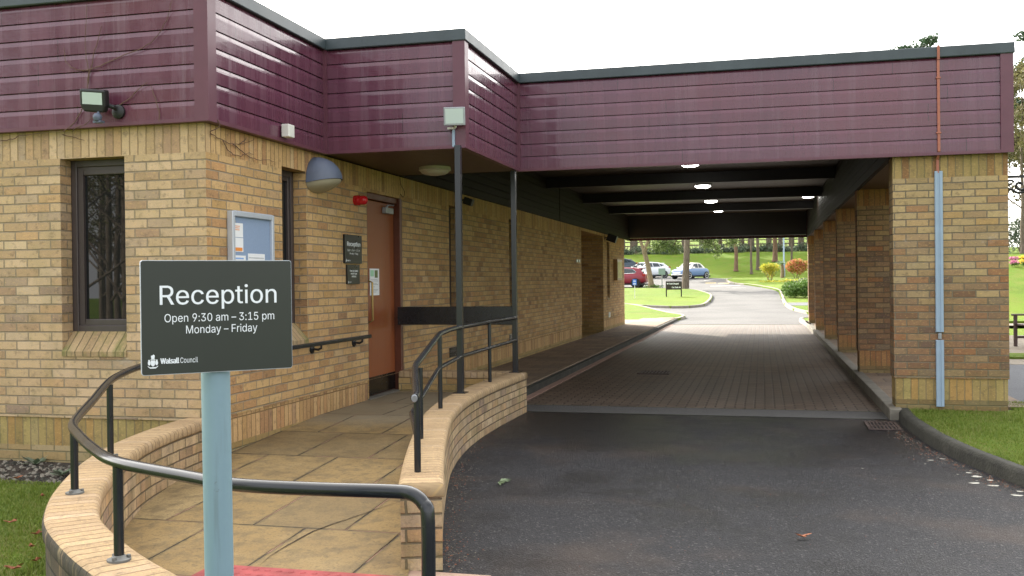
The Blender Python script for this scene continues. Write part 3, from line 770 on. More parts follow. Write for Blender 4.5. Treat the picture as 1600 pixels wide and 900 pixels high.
# ramp up to the reception door
b = MB()
def zr(y): return lerp([-5, 4.62, 8.9, 12], [.006, .006, .215, .215], y)
rx = [-4.3, -3.6, -3.0, -2.4, -1.6]; ry = [2.6, 3.6, 4.62, 5.3, 6, 6.6, 7.2, 7.8, 8.4, 8.9, 9.5, 11.0]
def rlim(y): return (lerp([2.6, 3.2, 3.5, 3.9, 4.4, 5.0, 5.7, 6.7], [-1.75, -2.2, -2.65, -3.05, -3.42, -3.75, -4.03, -4.22], y),
                     lerp([2.6, 4.7, 5.6, 7, 8.2, 9, 11], [-1.68, -1.74, -1.98, -2.35, -2.65, -2.74, -2.74], y))
for i in range(len(ry) - 1):
    y0, y1 = ry[i], ry[i + 1]; a0, c0 = rlim(y0); a1, c1 = rlim(y1)
    if y1 > 6.7: a0 = a1 = -4.24
    b.face([(a0, y0, zr(y0)), (c0, y0, zr(y0)), (c1, y1, zr(y1)), (a1, y1, zr(y1))], 0)
struct(b.build('ramp_paving', M['slabs']))
b = MB(); CR = [(-2.59, 4.73), (-2.61, 4.88), (-2.605, 5.02), (-2.59, 5.20), (-2.575, 5.34), (-2.52, 5.50), (-2.475, 5.60), (-2.40, 5.79), (-2.345, 5.93), (-2.30, 6.02)]
for i in range(len(CR) - 1):
    (ax, ay), (cx_, cy_) = CR[i], CR[i + 1]; w0, w1 = .006 * math.sin(math.pi * (i + .3) / 9.6), .006 * math.sin(math.pi * min(1, (i + 1.2) / 9.6))
    b.face([(ax - w0, ay, zr(ay) + .004), (ax + w0 * .6, ay, zr(ay) + .004), (cx_ + w1 * .6, cy_, zr(cy_) + .004), (cx_ - w1, cy_, zr(cy_) + .004)])
struct(b.build('paving_crack', M['soil']))
b = MB(); b.box(-2.85, -1.80, 4.18, 4.71, .004, .012)
for i in range(15):
    for j in range(6):
        b.lathe([(.018, 0), (.014, .004), (.006, .006)], (-2.77 + i * .066, 4.24 + j * .083, .012), n=8)
struct(b.build('tactile_paving', M['tactile']))
b = MB(); b.box(-1.80, -1.35, 4.5, 4.83, .003, .008); struct(b.build('mortar_bed', M['mortar_pink']))

# left lawn and the gravel strip under the window wall
arc_out = [(-1.75, 2.62), (-2.30, 2.95), (-2.61, 3.28), (-3.03, 3.67), (-3.26, 3.95), (-3.52, 4.36), (-3.78, 4.82), (-3.98, 5.22), (-4.15, 5.7), (-4.27, 6.3), (-4.32, 6.9)]
lawn_poly = [(-1.85, 2.62)] + arc_out[1:9] + [(-4.2, 6.05), (-14, 6.05), (-14, -4), (-1.9, -4)]
flat('lawn', lawn_poly, .075, M['lawn'])
flat('planting_strip', [(-4.1, 6.05), (-4.1, 6.95), (-14, 6.95), (-14, 6.05)], .062, M['soil'])

# right lawn behind its kerb
kp = [(1.36, 11.30), (1.35, 10.9), (1.345, 10.37), (1.41, 9.43), (1.52, 8.68), (1.65, 8.11), (1.80, 7.58), (2.2, 6.75), (2.9, 5.9), (4.2, 5.0), (7, 4.2)]
kerb('lawn_kerb', kp[::-1], M['kerb_dark'], w=.13, h=.12) if False else kerb('lawn_kerb', kp, M['kerb_dark'], w=.115, h=.115)
def lawn_right_poly():
    P = catmull([(x, y, 0) for x, y in kp], 6); out = []
    for i in range(len(P)):
        a, c = P[max(0, i - 1)], P[min(len(P) - 1, i + 1)]; d = (c - a).normalized(); out.append((P[i].x - d.y * .10, P[i].y + d.x * .10))
    return out
LR = lawn_right_poly()
flat('front_lawn', LR + [(10, 4.2), (10, 11.6), (4.6, 12.0), (2.55, 12.0), (2.55, 11.3)], .095, M['lawn'])
flat('side_walk', [(2.50, 12.0), (4.6, 12.0), (10.5, 12.0), (11.5, 17.5), (2.50, 17.5)], .06, M['path_grey'])
flat('bench_terrace', [(2.50, 17.5), (12, 17.5), (14, 26), (2.50, 26)], .064, M['slab_pale'])
flat('memorial_path', [(2.8, 31.5), (20, 33), (20, 36.5), (2.8, 35)], .03, M['slab_pale'])
b = MB(); b.box(3.6, 9.5, 18.6, 19.6, .066, .10); struct(b.build('terrace_grass', M['lawn']))

# grass islands and kerbs beyond the canopy
A = [(-12, 34.3), (-4.2, 34.35), (-3.25, 34.38), (-2.92, 36.0), (-2.80, 37.0), (-2.95, 37.9), (-3.5, 39.0), (-4.2, 40.9), (-5.3, 44.0), (-7, 47), (-14, 47)]
Bp = [(-12, 46.2), (-6.73, 45.5), (-5.31, 44.3), (-3.9, 43.3), (-3.1, 43.5), (-2.55, 44.8), (-2.45, 48), (-2.5, 51), (-2.7, 54.5), (-3.3, 58.2), (-4.4, 63.5), (-5.6, 66), (-8, 68), (-14, 68.5)]
Cp = [(1.7, 38.8), (1.15, 41.4), (.88, 45.2), (.86, 52.3), (.84, 58.8), (.52, 64.6), (-.15, 70.3), (-1.05, 73.2), (-2.1, 75.5), (-2.9, 80), (-2.6, 83), (7, 83), (5.5, 60), (3.9, 46), (3.4, 38.2)]
poly_on_terrain('grass_island', A, .11, M['lawn_far']); poly_on_terrain('grass_island_far', Bp, .11, M['lawn_far']); poly_on_terrain('grass_verge', Cp, .11, M['lawn_far'])
kerb('island_kerb', A[2:9][::-1] if False else A[2:10], M['concrete_pale'], follow=True, w=.13, h=.12)
kerb('island_kerb_far', Bp[0:13], M['concrete'], follow=True, w=.13, h=.12)
kerb('verge_kerb', Cp[0:11][::-1], M['concrete_pale'], follow=True, w=.14, h=.125)
poly_on_terrain('verge_path', [(1.05, 43.2), (3.6, 43.4), (3.6, 45.7), (.95, 45.4)], .118, M['path_grey'])
kerb('corner_kerb', [(1.30, 30.6), (1.22, 32.6), (1.16, 34.4), (1.30, 36.2), (2.2, 37.2)][::-1], M['concrete_pale'], w=.14, h=.12)
flat('corner_grass', [(1.32, 33.3), (1.24, 34.5), (1.38, 36.0), (2.2, 37.0), (8, 37.2), (8, 33.3)], .10, M['lawn_far'])
# bay lines in the car park
b = MB()
for (x0, y0, x1, y1, w) in [(-4.6, 80.5, -2.9, 84.5, .12), (-7.1, 81.5, -4.4, 86.2, .12), (-10.6, 82.6, -7.6, 87.6, .12), (-2.1, 69.5, -1.2, 69.8, .5), (-2.9, 70.0, -2.2, 70.1, .5), (-3.7, 72.5, -1.6, 73.2, .3)]:
    d = Vector((x1 - x0, y1 - y0)); n = Vector((-d.y, d.x)).normalized() * w / 2; N = 6
    for i in range(N):
        p, q = Vector((x0, y0)) + d * (i / N), Vector((x0, y0)) + d * ((i + 1) / N)
        b.face([(r.x, r.y, T(r.x, r.y) + .022) for r in (p - n, q - n, q + n, p + n)])
struct(b.build('bay_markings', M['white_paint']))
b = MB()
for (x, y) in [(-3.9, 77.2), (-2.9, 76.6)]:
    b.face([(x + u, y + v, T(x + u, y + v) + .022) for u, v in ((-.4, -.3), (.4, -.3), (.4, .3), (-.4, .3))])
struct(b.build('yellow_markings', M['yellow_paint']))

# ------------------------------------------------------------------ reception building
XW, YF, ZB = -4.2, 6.9, 2.76
bd = thing('reception_building', 'flat roofed reception building of golden brick under maroon cladding', 'building', (XW, YF, 0))
win_f = (-5.525, -4.925, 1.10, 2.53)
narrow = [(8.156, 8.64), (13.05, 13.53), (16.38, 16.86), (27.29, 27.76)]
door_h = (10.13, 11.20, .205, 2.50)
rec_h = (23.31, 26.62, .06, 2.69)
b = MB()
MW = [M['brick_front'], M['soldier_front'], M['brick_side'], M['soldier_side'], M['plinth']]
fh = [(win_f[0], win_f[1], .95, 2.53)]
panel(b, 'x', YF, -1, -12, XW, .43, 2.535, fh, 0); panel(b, 'x', YF, -1, -12, XW, 2.535, ZB + .06, (), 1)
panel(b, 'x', YF + .012, -1, -12, XW, .20, .43, (), 4); b.face([(-12, YF, .43), (-12, YF + .012, .43), (XW, YF + .012, .43), (XW, YF, .43)], 4)
panel(b, 'x', YF + .012, -1, -12, XW, -.1, .20, (), 0)
reveal(b, 'x', YF, -1, fh[0], .13, 0)
sh = [(a, c, .95, 2.56) for a, c in narrow] + [door_h, rec_h]
panel(b, 'y', XW, 1, YF, 30.8, .43, 2.535, sh, 2); panel(b, 'y', XW, 1, YF, 30.8, 2.535, ZB, [rec_h, *[(a, c, 2.0, 2.56) for a, c in narrow]], 3)
panel(b, 'y', XW - .012, 1, YF, 30.8, .205, .43, [door_h, rec_h], 3); panel(b, 'y', XW - .012, 1, YF, 30.8, -.1, .205, [rec_h], 2)
b.face([(XW, YF, .43), (XW - .012, YF, .43), (XW - .012, 30.8, .43), (XW, 30.8, .43)], 2)
for h in sh[:4]: reveal(b, 'y', XW, 1, h, .13, 2)
reveal(b, 'y', XW, 1, door_h, .14, 2); reveal(b, 'y', XW, 1, rec_h, 1.6, 2)
panel(b, 'y', XW - 1.6, 1, rec_h[0], rec_h[1], rec_h[2], rec_h[3], (), 2)
panel(b, 'x', 30.8, 1, -12, XW, -.1, ZB + .3, (), 2)
panel(b, 'y', -12, -1, YF, 30.8, -.1, ZB + 1, (), 0)
b.build('wall', MW, bd)

# fascia boards, mitred round every corner of the roof
FP = [(-12, 6.86), (-4.16, 6.86), (-4.16, 8.98), (-2.74, 8.98), (-2.74, 11.11), (2.457, 11.11), (2.457, 32.2), (-4.215, 32.2), (-4.215, 30.81), (-12, 30.81)]
prof = []; bh = .1408; z = ZB + .028
for i in range(7):
    prof += [(.016, z + .003), (.018, z + bh * .70), (.0155, z + bh * .80), (.010, z + bh * .955), (.006, z + bh - .003), (-.004, z + bh - .0025), (-.004, z + bh + .002)]
    z += bh
ZT = z
b = MB(); b.sweep(FP, [(-.012, ZB + .03)] + prof); b.build('fascia', M['clad'], bd)
b = MB(); b.sweep(FP, [(-.03, ZB), (.034, ZB), (.034, ZB + .030), (-.012, ZB + .031)]); b.build('fascia_bead', M['clad_trim'], bd)
for (x, y, sx, sy) in [(-4.16, 6.86, 1, -1), (-2.74, 8.98, 1, -1), (2.457, 11.11, 1, -1), (2.457, 32.2, 1, 1)]:
    b = MB(); w, t = .085, .036
    b.prism([(x + sx * t, y + sy * t), (x - sx * w, y + sy * t), (x - sx * w, y), (x, y), (x, y - sy * w), (x + sx * t, y - sy * w)][::(1 if sx * sy < 0 else -1)], ZB + .002, ZT - .002)
    b.build('corner_trim', M['clad_trim'], bd)
for (x, y) in [(-4.16, 8.98), (-2.74, 11.11)]:
    b = MB(); b.box(x + .005, x + .046, y - .046, y - .005, ZB + .002, ZT - .002); b.build('corner_trim', M['clad_trim'], bd)
b = MB(); ZC = 3.884
b.sweep(FP, [(-.10, ZT - .002), (.045, ZT - .002), (.050, ZT + .006), (.046, ZC - .006), (.040, ZC), (-.12, ZC), (-.12, ZC - .03)]); b.build('roof_edging', M['coping_metal'], bd)
b = MB()
b.prism([(-12, 6.95), (-4.25, 6.95), (-4.25, 9.07), (-2.83, 9.07), (-2.83, 11.2), (2.36, 11.2), (2.36, 32.1), (-4.15, 32.1), (-4.15, 30.7), (-12, 30.7)], 3.62, 3.84)
b.build('roof', M['roof_felt'], bd)
# porch soffit
b = MB(); b.box(-4.195, -2.745, 8.985, 11.12, ZB + .012, ZB + .05); b.build('porch_soffit', M['soffit'], bd)
b = MB(); b.box(-4.19, -2.76, 11.12, 11.18, ZB + .012, 3.6); b.build('porch_return', M['inner_clad'], bd)

# windows
def frame_window(parent, axis, c, n, h, name='window', vent=True, glassm=None):
    """frame, sash and pane set in a recess; all in the plane at distance c"""
    u0, u1, z0, z1 = h; d = .07; w = .055
    def bx(mb, a, b_, p, q, t0, t1):
        lo, hi = sorted((c - n * t0, c - n * t1))
        if axis == 'x': mb.box(a, b_, lo, hi, p, q)
        else: mb.box(lo, hi, a, b_, p, q)
    f = MB(); bx(f, u0, u0 + w, z0, z1, 0, d); bx(f, u1 - w, u1, z0, z1, 0, d); bx(f, u0 + w, u1 - w, z0, z0 + w, 0, d); bx(f, u0 + w, u1 - w, z1 - w, z1, 0, d)
    fo = f.build(name, M['frame'], parent, bevel=.006)
    s = MB(); e = w - .004; t = .055 if u1 - u0 > .55 else .035
    bx(s, u0 + e, u0 + e + t, z0 + e, z1 - e, .014, d - .005); bx(s, u1 - e - t, u1 - e, z0 + e, z1 - e, .014, d - .005)
    bx(s, u0 + e + t, u1 - e - t, z0 + e, z0 + e + t, .014, d - .005); bx(s, u0 + e + t, u1 - e - t, z1 - e - t * 1.3, z1 - e, .014, d - .005)
    s.build('sash', M['frame'], fo, bevel=.008)
    g = MB(); bx(g, u0 + e + t, u1 - e - t, z0 + e + t, z1 - e - t * 1.3, .040, .050); g.build('pane', M['glass'], fo)
    return fo
frame_window(bd, 'x', YF + .13, -1, (win_f[0], win_f[1], 1.12, 2.53))
for a, c in narrow: frame_window(bd, 'y', XW - .13, 1, (a, c, 1.12, 2.56))
def sill(axis, a, c):
    m = MB()
    if axis == 'x': P = [(a + .002, YF + .13, .952), (a + .002, YF - .012, .93), (a + .002, YF - .012, .97), (a + .002, YF + .13, 1.125)]; d = (c - a - .004, 0, 0)
    else: P = [(XW - .13, a + .002, .952), (XW + .012, a + .002, .93), (XW + .012, a + .002, .97), (XW - .13, a + .002, 1.125)]; d = (0, c - a - .004, 0)
    m.extr(P, d)
    if axis != 'x':      # bricks run across the slope: give the face metres along the wall
        for k, f in enumerate(m.f):
            m.uvs[k] = [(m.v[i][1], m.v[i][2]) for i in f]
    else:
        for k, f in enumerate(m.f): m.uvs[k] = [(m.v[i][0], m.v[i][2]) for i in f]
    m.build('brick_sill', M['sill_brick'], bd)
sill('x', win_f[0], win_f[1])
for a, c in narrow: sill('y', a, c)

# door
fr = MB(); xd0, xd1 = XW - .14, XW - .02
fr.box(xd0, xd1 + .03, 11.115, 11.197, .21, 2.497); fr.box(xd0, xd1, 10.133, 10.19, .21, 2.497); fr.box(xd0, xd1, 10.19, 11.115, 2.43, 2.497)
fro = fr.build('door_frame', M['door_frame'], bd, bevel=.006)
dl = MB(); dl.box(XW - .115, XW - .070, 10.195, 11.11, .235, 2.425); dlo = dl.build('door', M['door'], bd, bevel=.004)
k_ = MB(); k_.box(XW - .070, XW - .066, 10.20, 11.105, .24, .44); k_.build('kick_plate', M['kick'], dlo)
k_ = MB(); k_.box(XW - .070, XW - .067, 10.205, 10.275, .36, 2.1); k_.build('door_edge_plate', M['kick'], dlo)
k_ = MB(); k_.tube([(XW - .06, 10.26, 1.05), (XW + .0, 10.26, 1.08), (XW + .0, 10.26, 1.50), (XW - .06, 10.26, 1.53)], .012, 8); k_.build('handle', M['brass'], dlo, smooth=True)
k_ = MB(); k_.box(XW - .066, XW - .015, 10.74, 10.98, 2.30, 2.37); ko = k_.build('door_closer', M['steel'], dlo, bevel=.004)
k_ = MB(); k_.tube([(XW - .03, 10.80, 2.37), (XW - .02, 10.80, 2.395), (XW - .01, 10.97, 2.405)], .009, 6); k_.build('closer_arm', M['steel'], ko)
k_ = MB(); k_.box(XW - .16, XW + .02, 10.12, 11.21, .19, .225); k_.build('threshold', M['concrete'], bd)
# air bricks
for y in (13.0, 16.33, 27.45):
    v = MB(); v.box(XW - .002, XW + .004, y, y + .40, .455, .59)
    for i in range(4): v.box(XW + .004, XW + .012, y + .02, y + .38, .468 + i * .032, .480 + i * .032)
    v.build('air_brick', M['kick'], bd)
for y in (22.55, 22.85):
    pass

# ------------------------------------------------------------------ the drive-through canopy
cn = thing('drive_through_canopy', 'flat canopy over the driveway on a row of brown brick piers', 'canopy', (1.33, 11.15, 0))
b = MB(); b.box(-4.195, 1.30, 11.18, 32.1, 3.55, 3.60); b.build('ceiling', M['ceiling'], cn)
for i in range(1, 5):
    y = 11.15 + 4.09 * i
    b = MB(); b.box(-4.19, 1.30, y - .02, y + .16, 3.345, 3.549); b.build('beam', M['beam'], cn, bevel=.006)
b = MB(); b.box(-4.19, 1.30, 31.72, 31.95, 2.83, 3.549); b.build('end_beam', M['beam'], cn)
b = MB(); b.box(-2.74, 2.44, 11.13, 11.18, ZB + .004, 3.6); b.build('front_inner_board', M['beam'], cn)
def slat_wall(name, x, y0, y1, z0, z1, n):
    m = MB(); h = .113; z = z0
    while z < z1 - .02:
        zz = min(z + h, z1)
        m.box(min(x, x - n * .03), max(x, x - n * .03), y0, y1, z + .006, zz - .002)
        m.face([(x + n * .0, y0, zz - .002), (x + n * .0, y1, zz - .002), (x - n * .012, y1, zz + .006), (x - n * .012, y0, zz + .006)])
        z += h
    m.box(min(x - n * .03, x - n * .05), max(x - n * .03, x - n * .05), y0, y1, z0, z1)
    return m.build(name, M['inner_clad'], cn)
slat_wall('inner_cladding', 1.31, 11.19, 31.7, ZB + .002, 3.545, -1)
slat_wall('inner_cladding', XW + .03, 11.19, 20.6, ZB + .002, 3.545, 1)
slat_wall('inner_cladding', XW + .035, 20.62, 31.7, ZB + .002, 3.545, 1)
b = MB(); b.box(1.36, 2.45, 11.18, 32.1, ZB + .016, ZB + .05); b.build('pier_soffit', M['soffit'], cn)
for i in range(6):
    y0 = 11.15 + 4.09 * i; y1 = y0 + .335; x0, x1 = 1.335, 2.452; p = MB()
    panel(p, 'x', y0, -1, x0, x1, .43, 2.535, (), 0); panel(p, 'x', y1, 1, x0, x1, .43, 2.535, (), 0)
    panel(p, 'y', x0, -1, y0, y1, .43, 2.535, (), 0); panel(p, 'y', x1, 1, y0, y1, .43, 2.535, (), 0)
    for a, c, m, e in ((2.535, ZB + .02, 1, 0), (.205, .43, 2, .012), (-.05, .205, 0, .014)):
        panel(p, 'x', y0 + e, -1, x0 + e, x1 - e, a, c, (), m); panel(p, 'x', y1 - e, 1, x0 + e, x1 - e, a, c, (), m)
        panel(p, 'y', x0 + e, -1, y0 + e, y1 - e, a, c, (), m); panel(p, 'y', x1 - e, 1, y0 + e, y1 - e, a, c, (), m)
    p.face([(x0, y0, .43), (x0, y1, .43), (x1, y1, .43), (x1, y0, .43)], 0)
    p.build('pier', [M['pier_brick'], M['pier_soldier'], M['plinth']] if i == 0 else [M['pier_inner'], M['pier_red'], M['pier_red']], cn)

# lights under the canopy and porch
def bulkhead(name, label, x, y, z, on, drop=.0, group=None):
    t = thing(name, label, 'ceiling light', (x, y, z), group)
    if drop:
        m = MB(); m.box(x - .15, x + .15, y - .15, y + .15, z - drop, z); m.build('mounting_box', M['lamp_rim'], t, bevel=.01)
    m = MB(); m.lathe([(.175, 0), (.178, -.035), (.165, -.045)][::-1], (x, y, z - drop), n=28); m.build('lamp_base', M['lamp_rim'] if on else M['light_off'], t, smooth=True)
    m = MB(); m.lathe([(.160, -.040), (.150, -.062), (.118, -.080), (.06, -.090), (.01, -.092)][::-1], (x, y, z - drop), n=28); m.build('diffuser', M['light_on'] if on else M['light_off'], t, smooth=True)
    return t
G5 = 'round lit lights on the canopy ceiling'
bulkhead('ceiling_light', 'lit round ceiling light nearest the front fascia, over the drive', -1.22, 17.55, 3.548, True, 0, G5)
bulkhead('ceiling_light', 'lit round light on a dark square box, second from the front fascia', -1.20, 20.9, 3.548, True, .075, G5)
bulkhead('ceiling_light', 'lit round light on a dark box, third along the middle of the canopy', -1.25, 25.2, 3.548, True, .06, G5)
bulkhead('ceiling_light', 'lit round light farthest back, just before the deep end beam', -1.24, 29.2, 3.548, True, .03, G5)
bulkhead('ceiling_light', 'lit round ceiling light off to the side, beside the pier row', 1.08, 25.3, 3.548, True, 0, G5)
bulkhead('porch_light', 'unlit cream round light on the brown porch soffit', -3.52, 10.45, ZB + .012, False)
# ------------------------------------------------------------------ porch posts (parts of the building)
for y in (8.845, 10.955):
    p = MB(); p.box(-2.778, -2.722, y - .028, y + .028, .46, ZB + .012)
    po = p.build('porch_post', M['rail'], bd, bevel=.004)
    q = MB(); q.box(-2.81, -2.69, y - .06, y + .06, .459, .468); q.build('base_plate', M['rail'], po)

# ------------------------------------------------------------------ curved low walls
def low_wall(name, label, pts, z0, zt, m_in, m_out, stain=False):
    t = thing(name, label, 'low wall', (pts[0][0], pts[0][1], 0))
    P = [(p.x, p.y) for p in catmull([(x, y, 0) for x, y in pts], 8)]
    b = MB(); b.sweep(P, [(.1075, z0), (.1075, zt - .077), (-.1075, zt - .077), (-.1075, z0)], closed_prof=False, caps=True, mats=[0, 1, 1], m=0)
    # brick courses read from metres along the wall and height
    for k in range(len(b.f)):
        zz = [b.v[i][2] for i in b.f[k]]
        if b.uvs[k] is not None and max(zz) - min(zz) > .1:
            b.uvs[k] = [(u[0], z) for u, z in zip(b.uvs[k], zz)]
    b.build('wall', [m_out, m_in], t)
    c = MB(); w = .121; r = .028
    prof = [(w - .004, zt - .074), (w, zt - .066), (w, zt - r), (w - r * .3, zt - r * .3), (w - r, zt), (-w + r, zt), (-w + r * .3, zt - r * .3), (-w, zt - r), (-w, zt - .066), (-w + .004, zt - .074)]
    c.sweep(P, prof, closed_prof=True, caps=True, mats=[1, 1, 1] + [0] * 7 if stain else None)
    for k in range(len(c.f)):
        if c.uvs[k] is None: c.uvs[k] = [(.02, .1 + .01 * i) for i in range(len(c.f[k]))]
    c.build('coping', [M['coping_brick'], M['coping_stained']], t, weld=True, smooth=True)
    return t
RC = [(-1.725, 4.84), (-1.845, 5.2), (-1.975, 5.6), (-2.16, 6.2), (-2.335, 6.8), (-2.495, 7.4), (-2.63, 8.1), (-2.715, 8.85), (-2.75, 9.8), (-2.735, 10.98)]
low_wall('curved_low_wall', 'curved low brick wall between the paved ramp and the dark driveway', RC, -.05, .46, M['low_brick'], M['low_brick'])
LC = [(-1.85, 2.86), (-2.12, 3.06), (-2.34, 3.215), (-2.61, 3.43), (-2.95, 3.74), (-3.18, 4.02), (-3.42, 4.375), (-3.70, 4.87), (-3.88, 5.24), (-4.06, 5.70), (-4.19, 6.2), (-4.26, 6.65), (-4.275, 6.885)]
low_wall('curved_low_wall', 'curved low brick wall beside the lawn, its outer face stained black', LC[::-1], -.05, .46, M['low_brick'], M['low_brick_out'], True)
t = thing('porch_wall', 'short low brick wall across the landing under the black board', 'low wall', (-3.5, 11.14, .2))
b = MB(); b.box(-4.195, -2.862, 11.03, 11.245, .06, .372)
b.build('wall', M['brick_side'], t)
c = MB(); c.box(-4.193, -2.862, 11.018, 11.257, .374, .449); c.build('coping', M['coping_brick'], t, bevel=.012)

# ------------------------------------------------------------------ handrails
def tube_obj(name, pts, r, parent, mat=None, n=12, per=0):
    m = MB(); m.tube(catmull(pts, per) if per else pts, r, n); return m.build(name, mat or M['rail'], parent, smooth=True)
def rail_post(x, y, z0, z1, parent, r=.019, flange=True):
    p = tube_obj('post', [(x, y, z0), (x, y, z1)], r, parent)
    if flange:
        m = MB(); m.lathe([(.044, 0), (.044, .008), (.030, .012), (.022, .022)], (x, y, z0), n=18)
        for a in (0.6, 2.7, 4.8): m.lathe([(.009, .008), (.009, .020), (.004, .022)], (x + .034 * math.cos(a), y + .034 * math.sin(a), z0), n=6)
        m.build('flange', M['flange'], p, smooth=True)
    return p
t = thing('handrail', 'black tube handrail sweeping in a curve over the lawn side wall', 'handrail', (-2.36, 3.25, .46))
rp = [(-1.028, 2.93, 0.02), (-1.028, 2.94, .40), (-1.028, 2.945, .745), (-1.045, 2.955, .80), (-1.09, 2.965, .828), (-1.16, 2.97, .832), (-1.40, 2.955, .832), (-1.70, 2.965, .832), (-1.95, 3.06, .832), (-2.37, 3.255, .832), (-2.66, 3.50, .832), (-2.96, 3.80, .832), (-3.20, 4.06, .832), (-3.40, 4.36, .836), (-3.62, 4.76, .862), (-3.80, 5.10, .898), (-3.95, 5.42, .925), (-4.10, 5.90, .950), (-4.16, 6.4, .965), (-4.165, 6.86, .965)]
tube_obj('rail', rp, .0225, t, n=16, per=5)
for x, y, z in [(-2.37, 3.255, .832), (-3.355, 4.265, .83), (-3.835, 5.20, .90)]: rail_post(x, y, .46, z, t)

t = thing('handrail', 'black double handrail with kinked end on the driveway side wall', 'handrail', (-2.73, 9.8, .46))
tube_obj('top_rail', [(-2.735, 10.93, 1.082), (-2.75, 9.8, 1.08), (-2.745, 8.87, 1.075), (-2.68, 8.3, 1.078), (-2.588, 7.76, 1.072), (-2.575, 7.68, 1.062), (-2.265, 6.28, .945), (-2.235, 6.18, .932), (-1.86, 5.16, .882), (-1.835, 5.06, .872)], .022, t)
tube_obj('mid_rail', [(-2.735, 10.93, .828), (-2.745, 8.87, .803), (-2.585, 7.74, .795), (-2.575, 7.66, .785), (-2.275, 6.26, .645), (-2.255, 6.16, .635), (-1.915, 5.32, .615), (-1.85, 5.14, .61)], .018, t)
for x, y, z in [(-1.845, 5.125, .87), (-2.215, 6.22, .93), (-2.582, 7.74, 1.06), (-2.745, 9.85, 1.075)]: rail_post(x, y, .455, z, t, .019, False)
m = MB(); m.lathe([(.0215, 0), (.0215, .004), (.018, .006)], (-1.834, 5.056, .872), axis=(.25, -.96, -.1), n=16, sx=.8); m.build('end_sheen', M['steel'], t)  # grey disc on the black tube end: reflected sky put into the colour

t = thing('wall_handrail', 'black wall mounted handrail running up to the reception door', 'handrail', (XW, 8.9, .93))
m = MB(); m.box(-4.115, -4.080, 7.35, 9.94, .905, .945); m.build('rail', M['rail'], t, bevel=.008)
for y in (7.6, 8.72, 9.72):
    m = MB(); m.lathe([(.045, 0), (.045, .012), (.02, .02)], (XW, y, .87), axis=(1, 0, 0), n=16)
    m.tube([(XW + .01, y, .87), (XW + .07, y, .865), (XW + .10, y, .88), (XW + .102, y, .91)], .012, 8); m.build('bracket', M['rail'], t, smooth=True)

b = MB(); b.box(-4.18, -2.78, 10.972, 11.0, 1.0, 1.212); tag(b.build('barrier_board', M['black'], bevel=.004), 'wide black board fixed across the landing between wall and post', 'board')

# ------------------------------------------------------------------ reception sign on its post
PL = Vector((-1.524, 2.193, 0)); UX = Vector((.282, .268, 0)).normalized(); UZ = Vector((0, 0, 1)); NX = UX.cross(UZ)
t = thing('reception_sign', 'large olive Reception sign on a pale blue grey post by the ramp', 'sign', (-1.42, 2.355, 0))
SW, SH, SZ = .389, .2925, 1.2705
def rrect(w, h, r, n=5):
    P = []
    for cx, cy, a0 in ((w - r, r, -90), (w - r, h - r, 0), (r, h - r, 90), (r, r, 180)):
        for k in range(n + 1):
            a = RAD(a0 + 90 * k / n); P.append((cx + r * math.cos(a), cy + r * math.sin(a)))
    return P
def plate(u0, z0, w, h, r, d0, d1, mat, name, parent, org, ux, nrm):
    m = MB(); m.extr([org + ux * (u0 + a) + UZ * (z0 + b_) + nrm * d0 for a, b_ in rrect(w, h, r)], nrm * (d1 - d0)); return m.build(name, mat, parent)
plate(0, SZ, SW, SH, .007, -.010, -.0015, M['alu'], 'backing_plate', t, PL, UX, NX)
plate(.0014, SZ + .0016, SW - .0026, SH - .0032, .006, -.0015, 0, M['sign_face'], 'face', t, PL, UX, NX)
m = MB(); m.tube([(-1.4115, 2.366, 0), (-1.4165, 2.362, 1.2), (-1.4175, 2.361, 1.50)], .0375, 20)
m.build('post', M['pole'], t, smooth=True)
for z in (1.34, 1.50):
    m = MB(); m.obox(PL + UX * .17 + UZ * z - NX * .012, UX * .10, NX * .004, UZ * .012); m.build('clamp', M['steel'], t)
def fit(body, name, parent, org, ux, nrm, u0, u1, z, cap, mat=M['letter'], bold=0.0, proud=.0009):
    o = text(body, cap / .60, org + ux * u0 + UZ * z, ux, UZ, mat, name, parent, proud=proud, bold=bold)
    oz = (org + UZ * z - poff(parent)).z; my = max(v.co.z for v in o.data.vertices) - oz
    for v in o.data.vertices: v.co.z = oz + (v.co.z - oz) * cap * 1.03 / my
    us = [(v.co + poff(parent) - org).dot(ux) for v in o.data.vertices]
    a, b_ = min(us), max(us); k = (u1 - u0) / (b_ - a)
    for v in o.data.vertices:
        q = (v.co + poff(parent) - org).dot(ux); v.co += ux * ((u0 + (q - a) * k) - q)
    return o
fit('Reception', 'lettering', t, PL, UX, NX, .046, .347, SZ + .179, .0485, bold=.0003)
fit('Open 9:30 am \u2013 3:15 pm', 'lettering', t, PL, UX, NX, .057, .340, SZ + .134, .0205)
fit('Monday \u2013 Friday', 'lettering', t, PL, UX, NX, .110, .294, SZ + .1035, .0205)
fit('Walsall', 'lettering', t, PL, UX, NX, .0455, .092, SZ + .0285, .0135, bold=.0009)
fit('Council', 'lettering', t, PL, UX, NX, .0945, .1385, SZ + .0285, .0135)
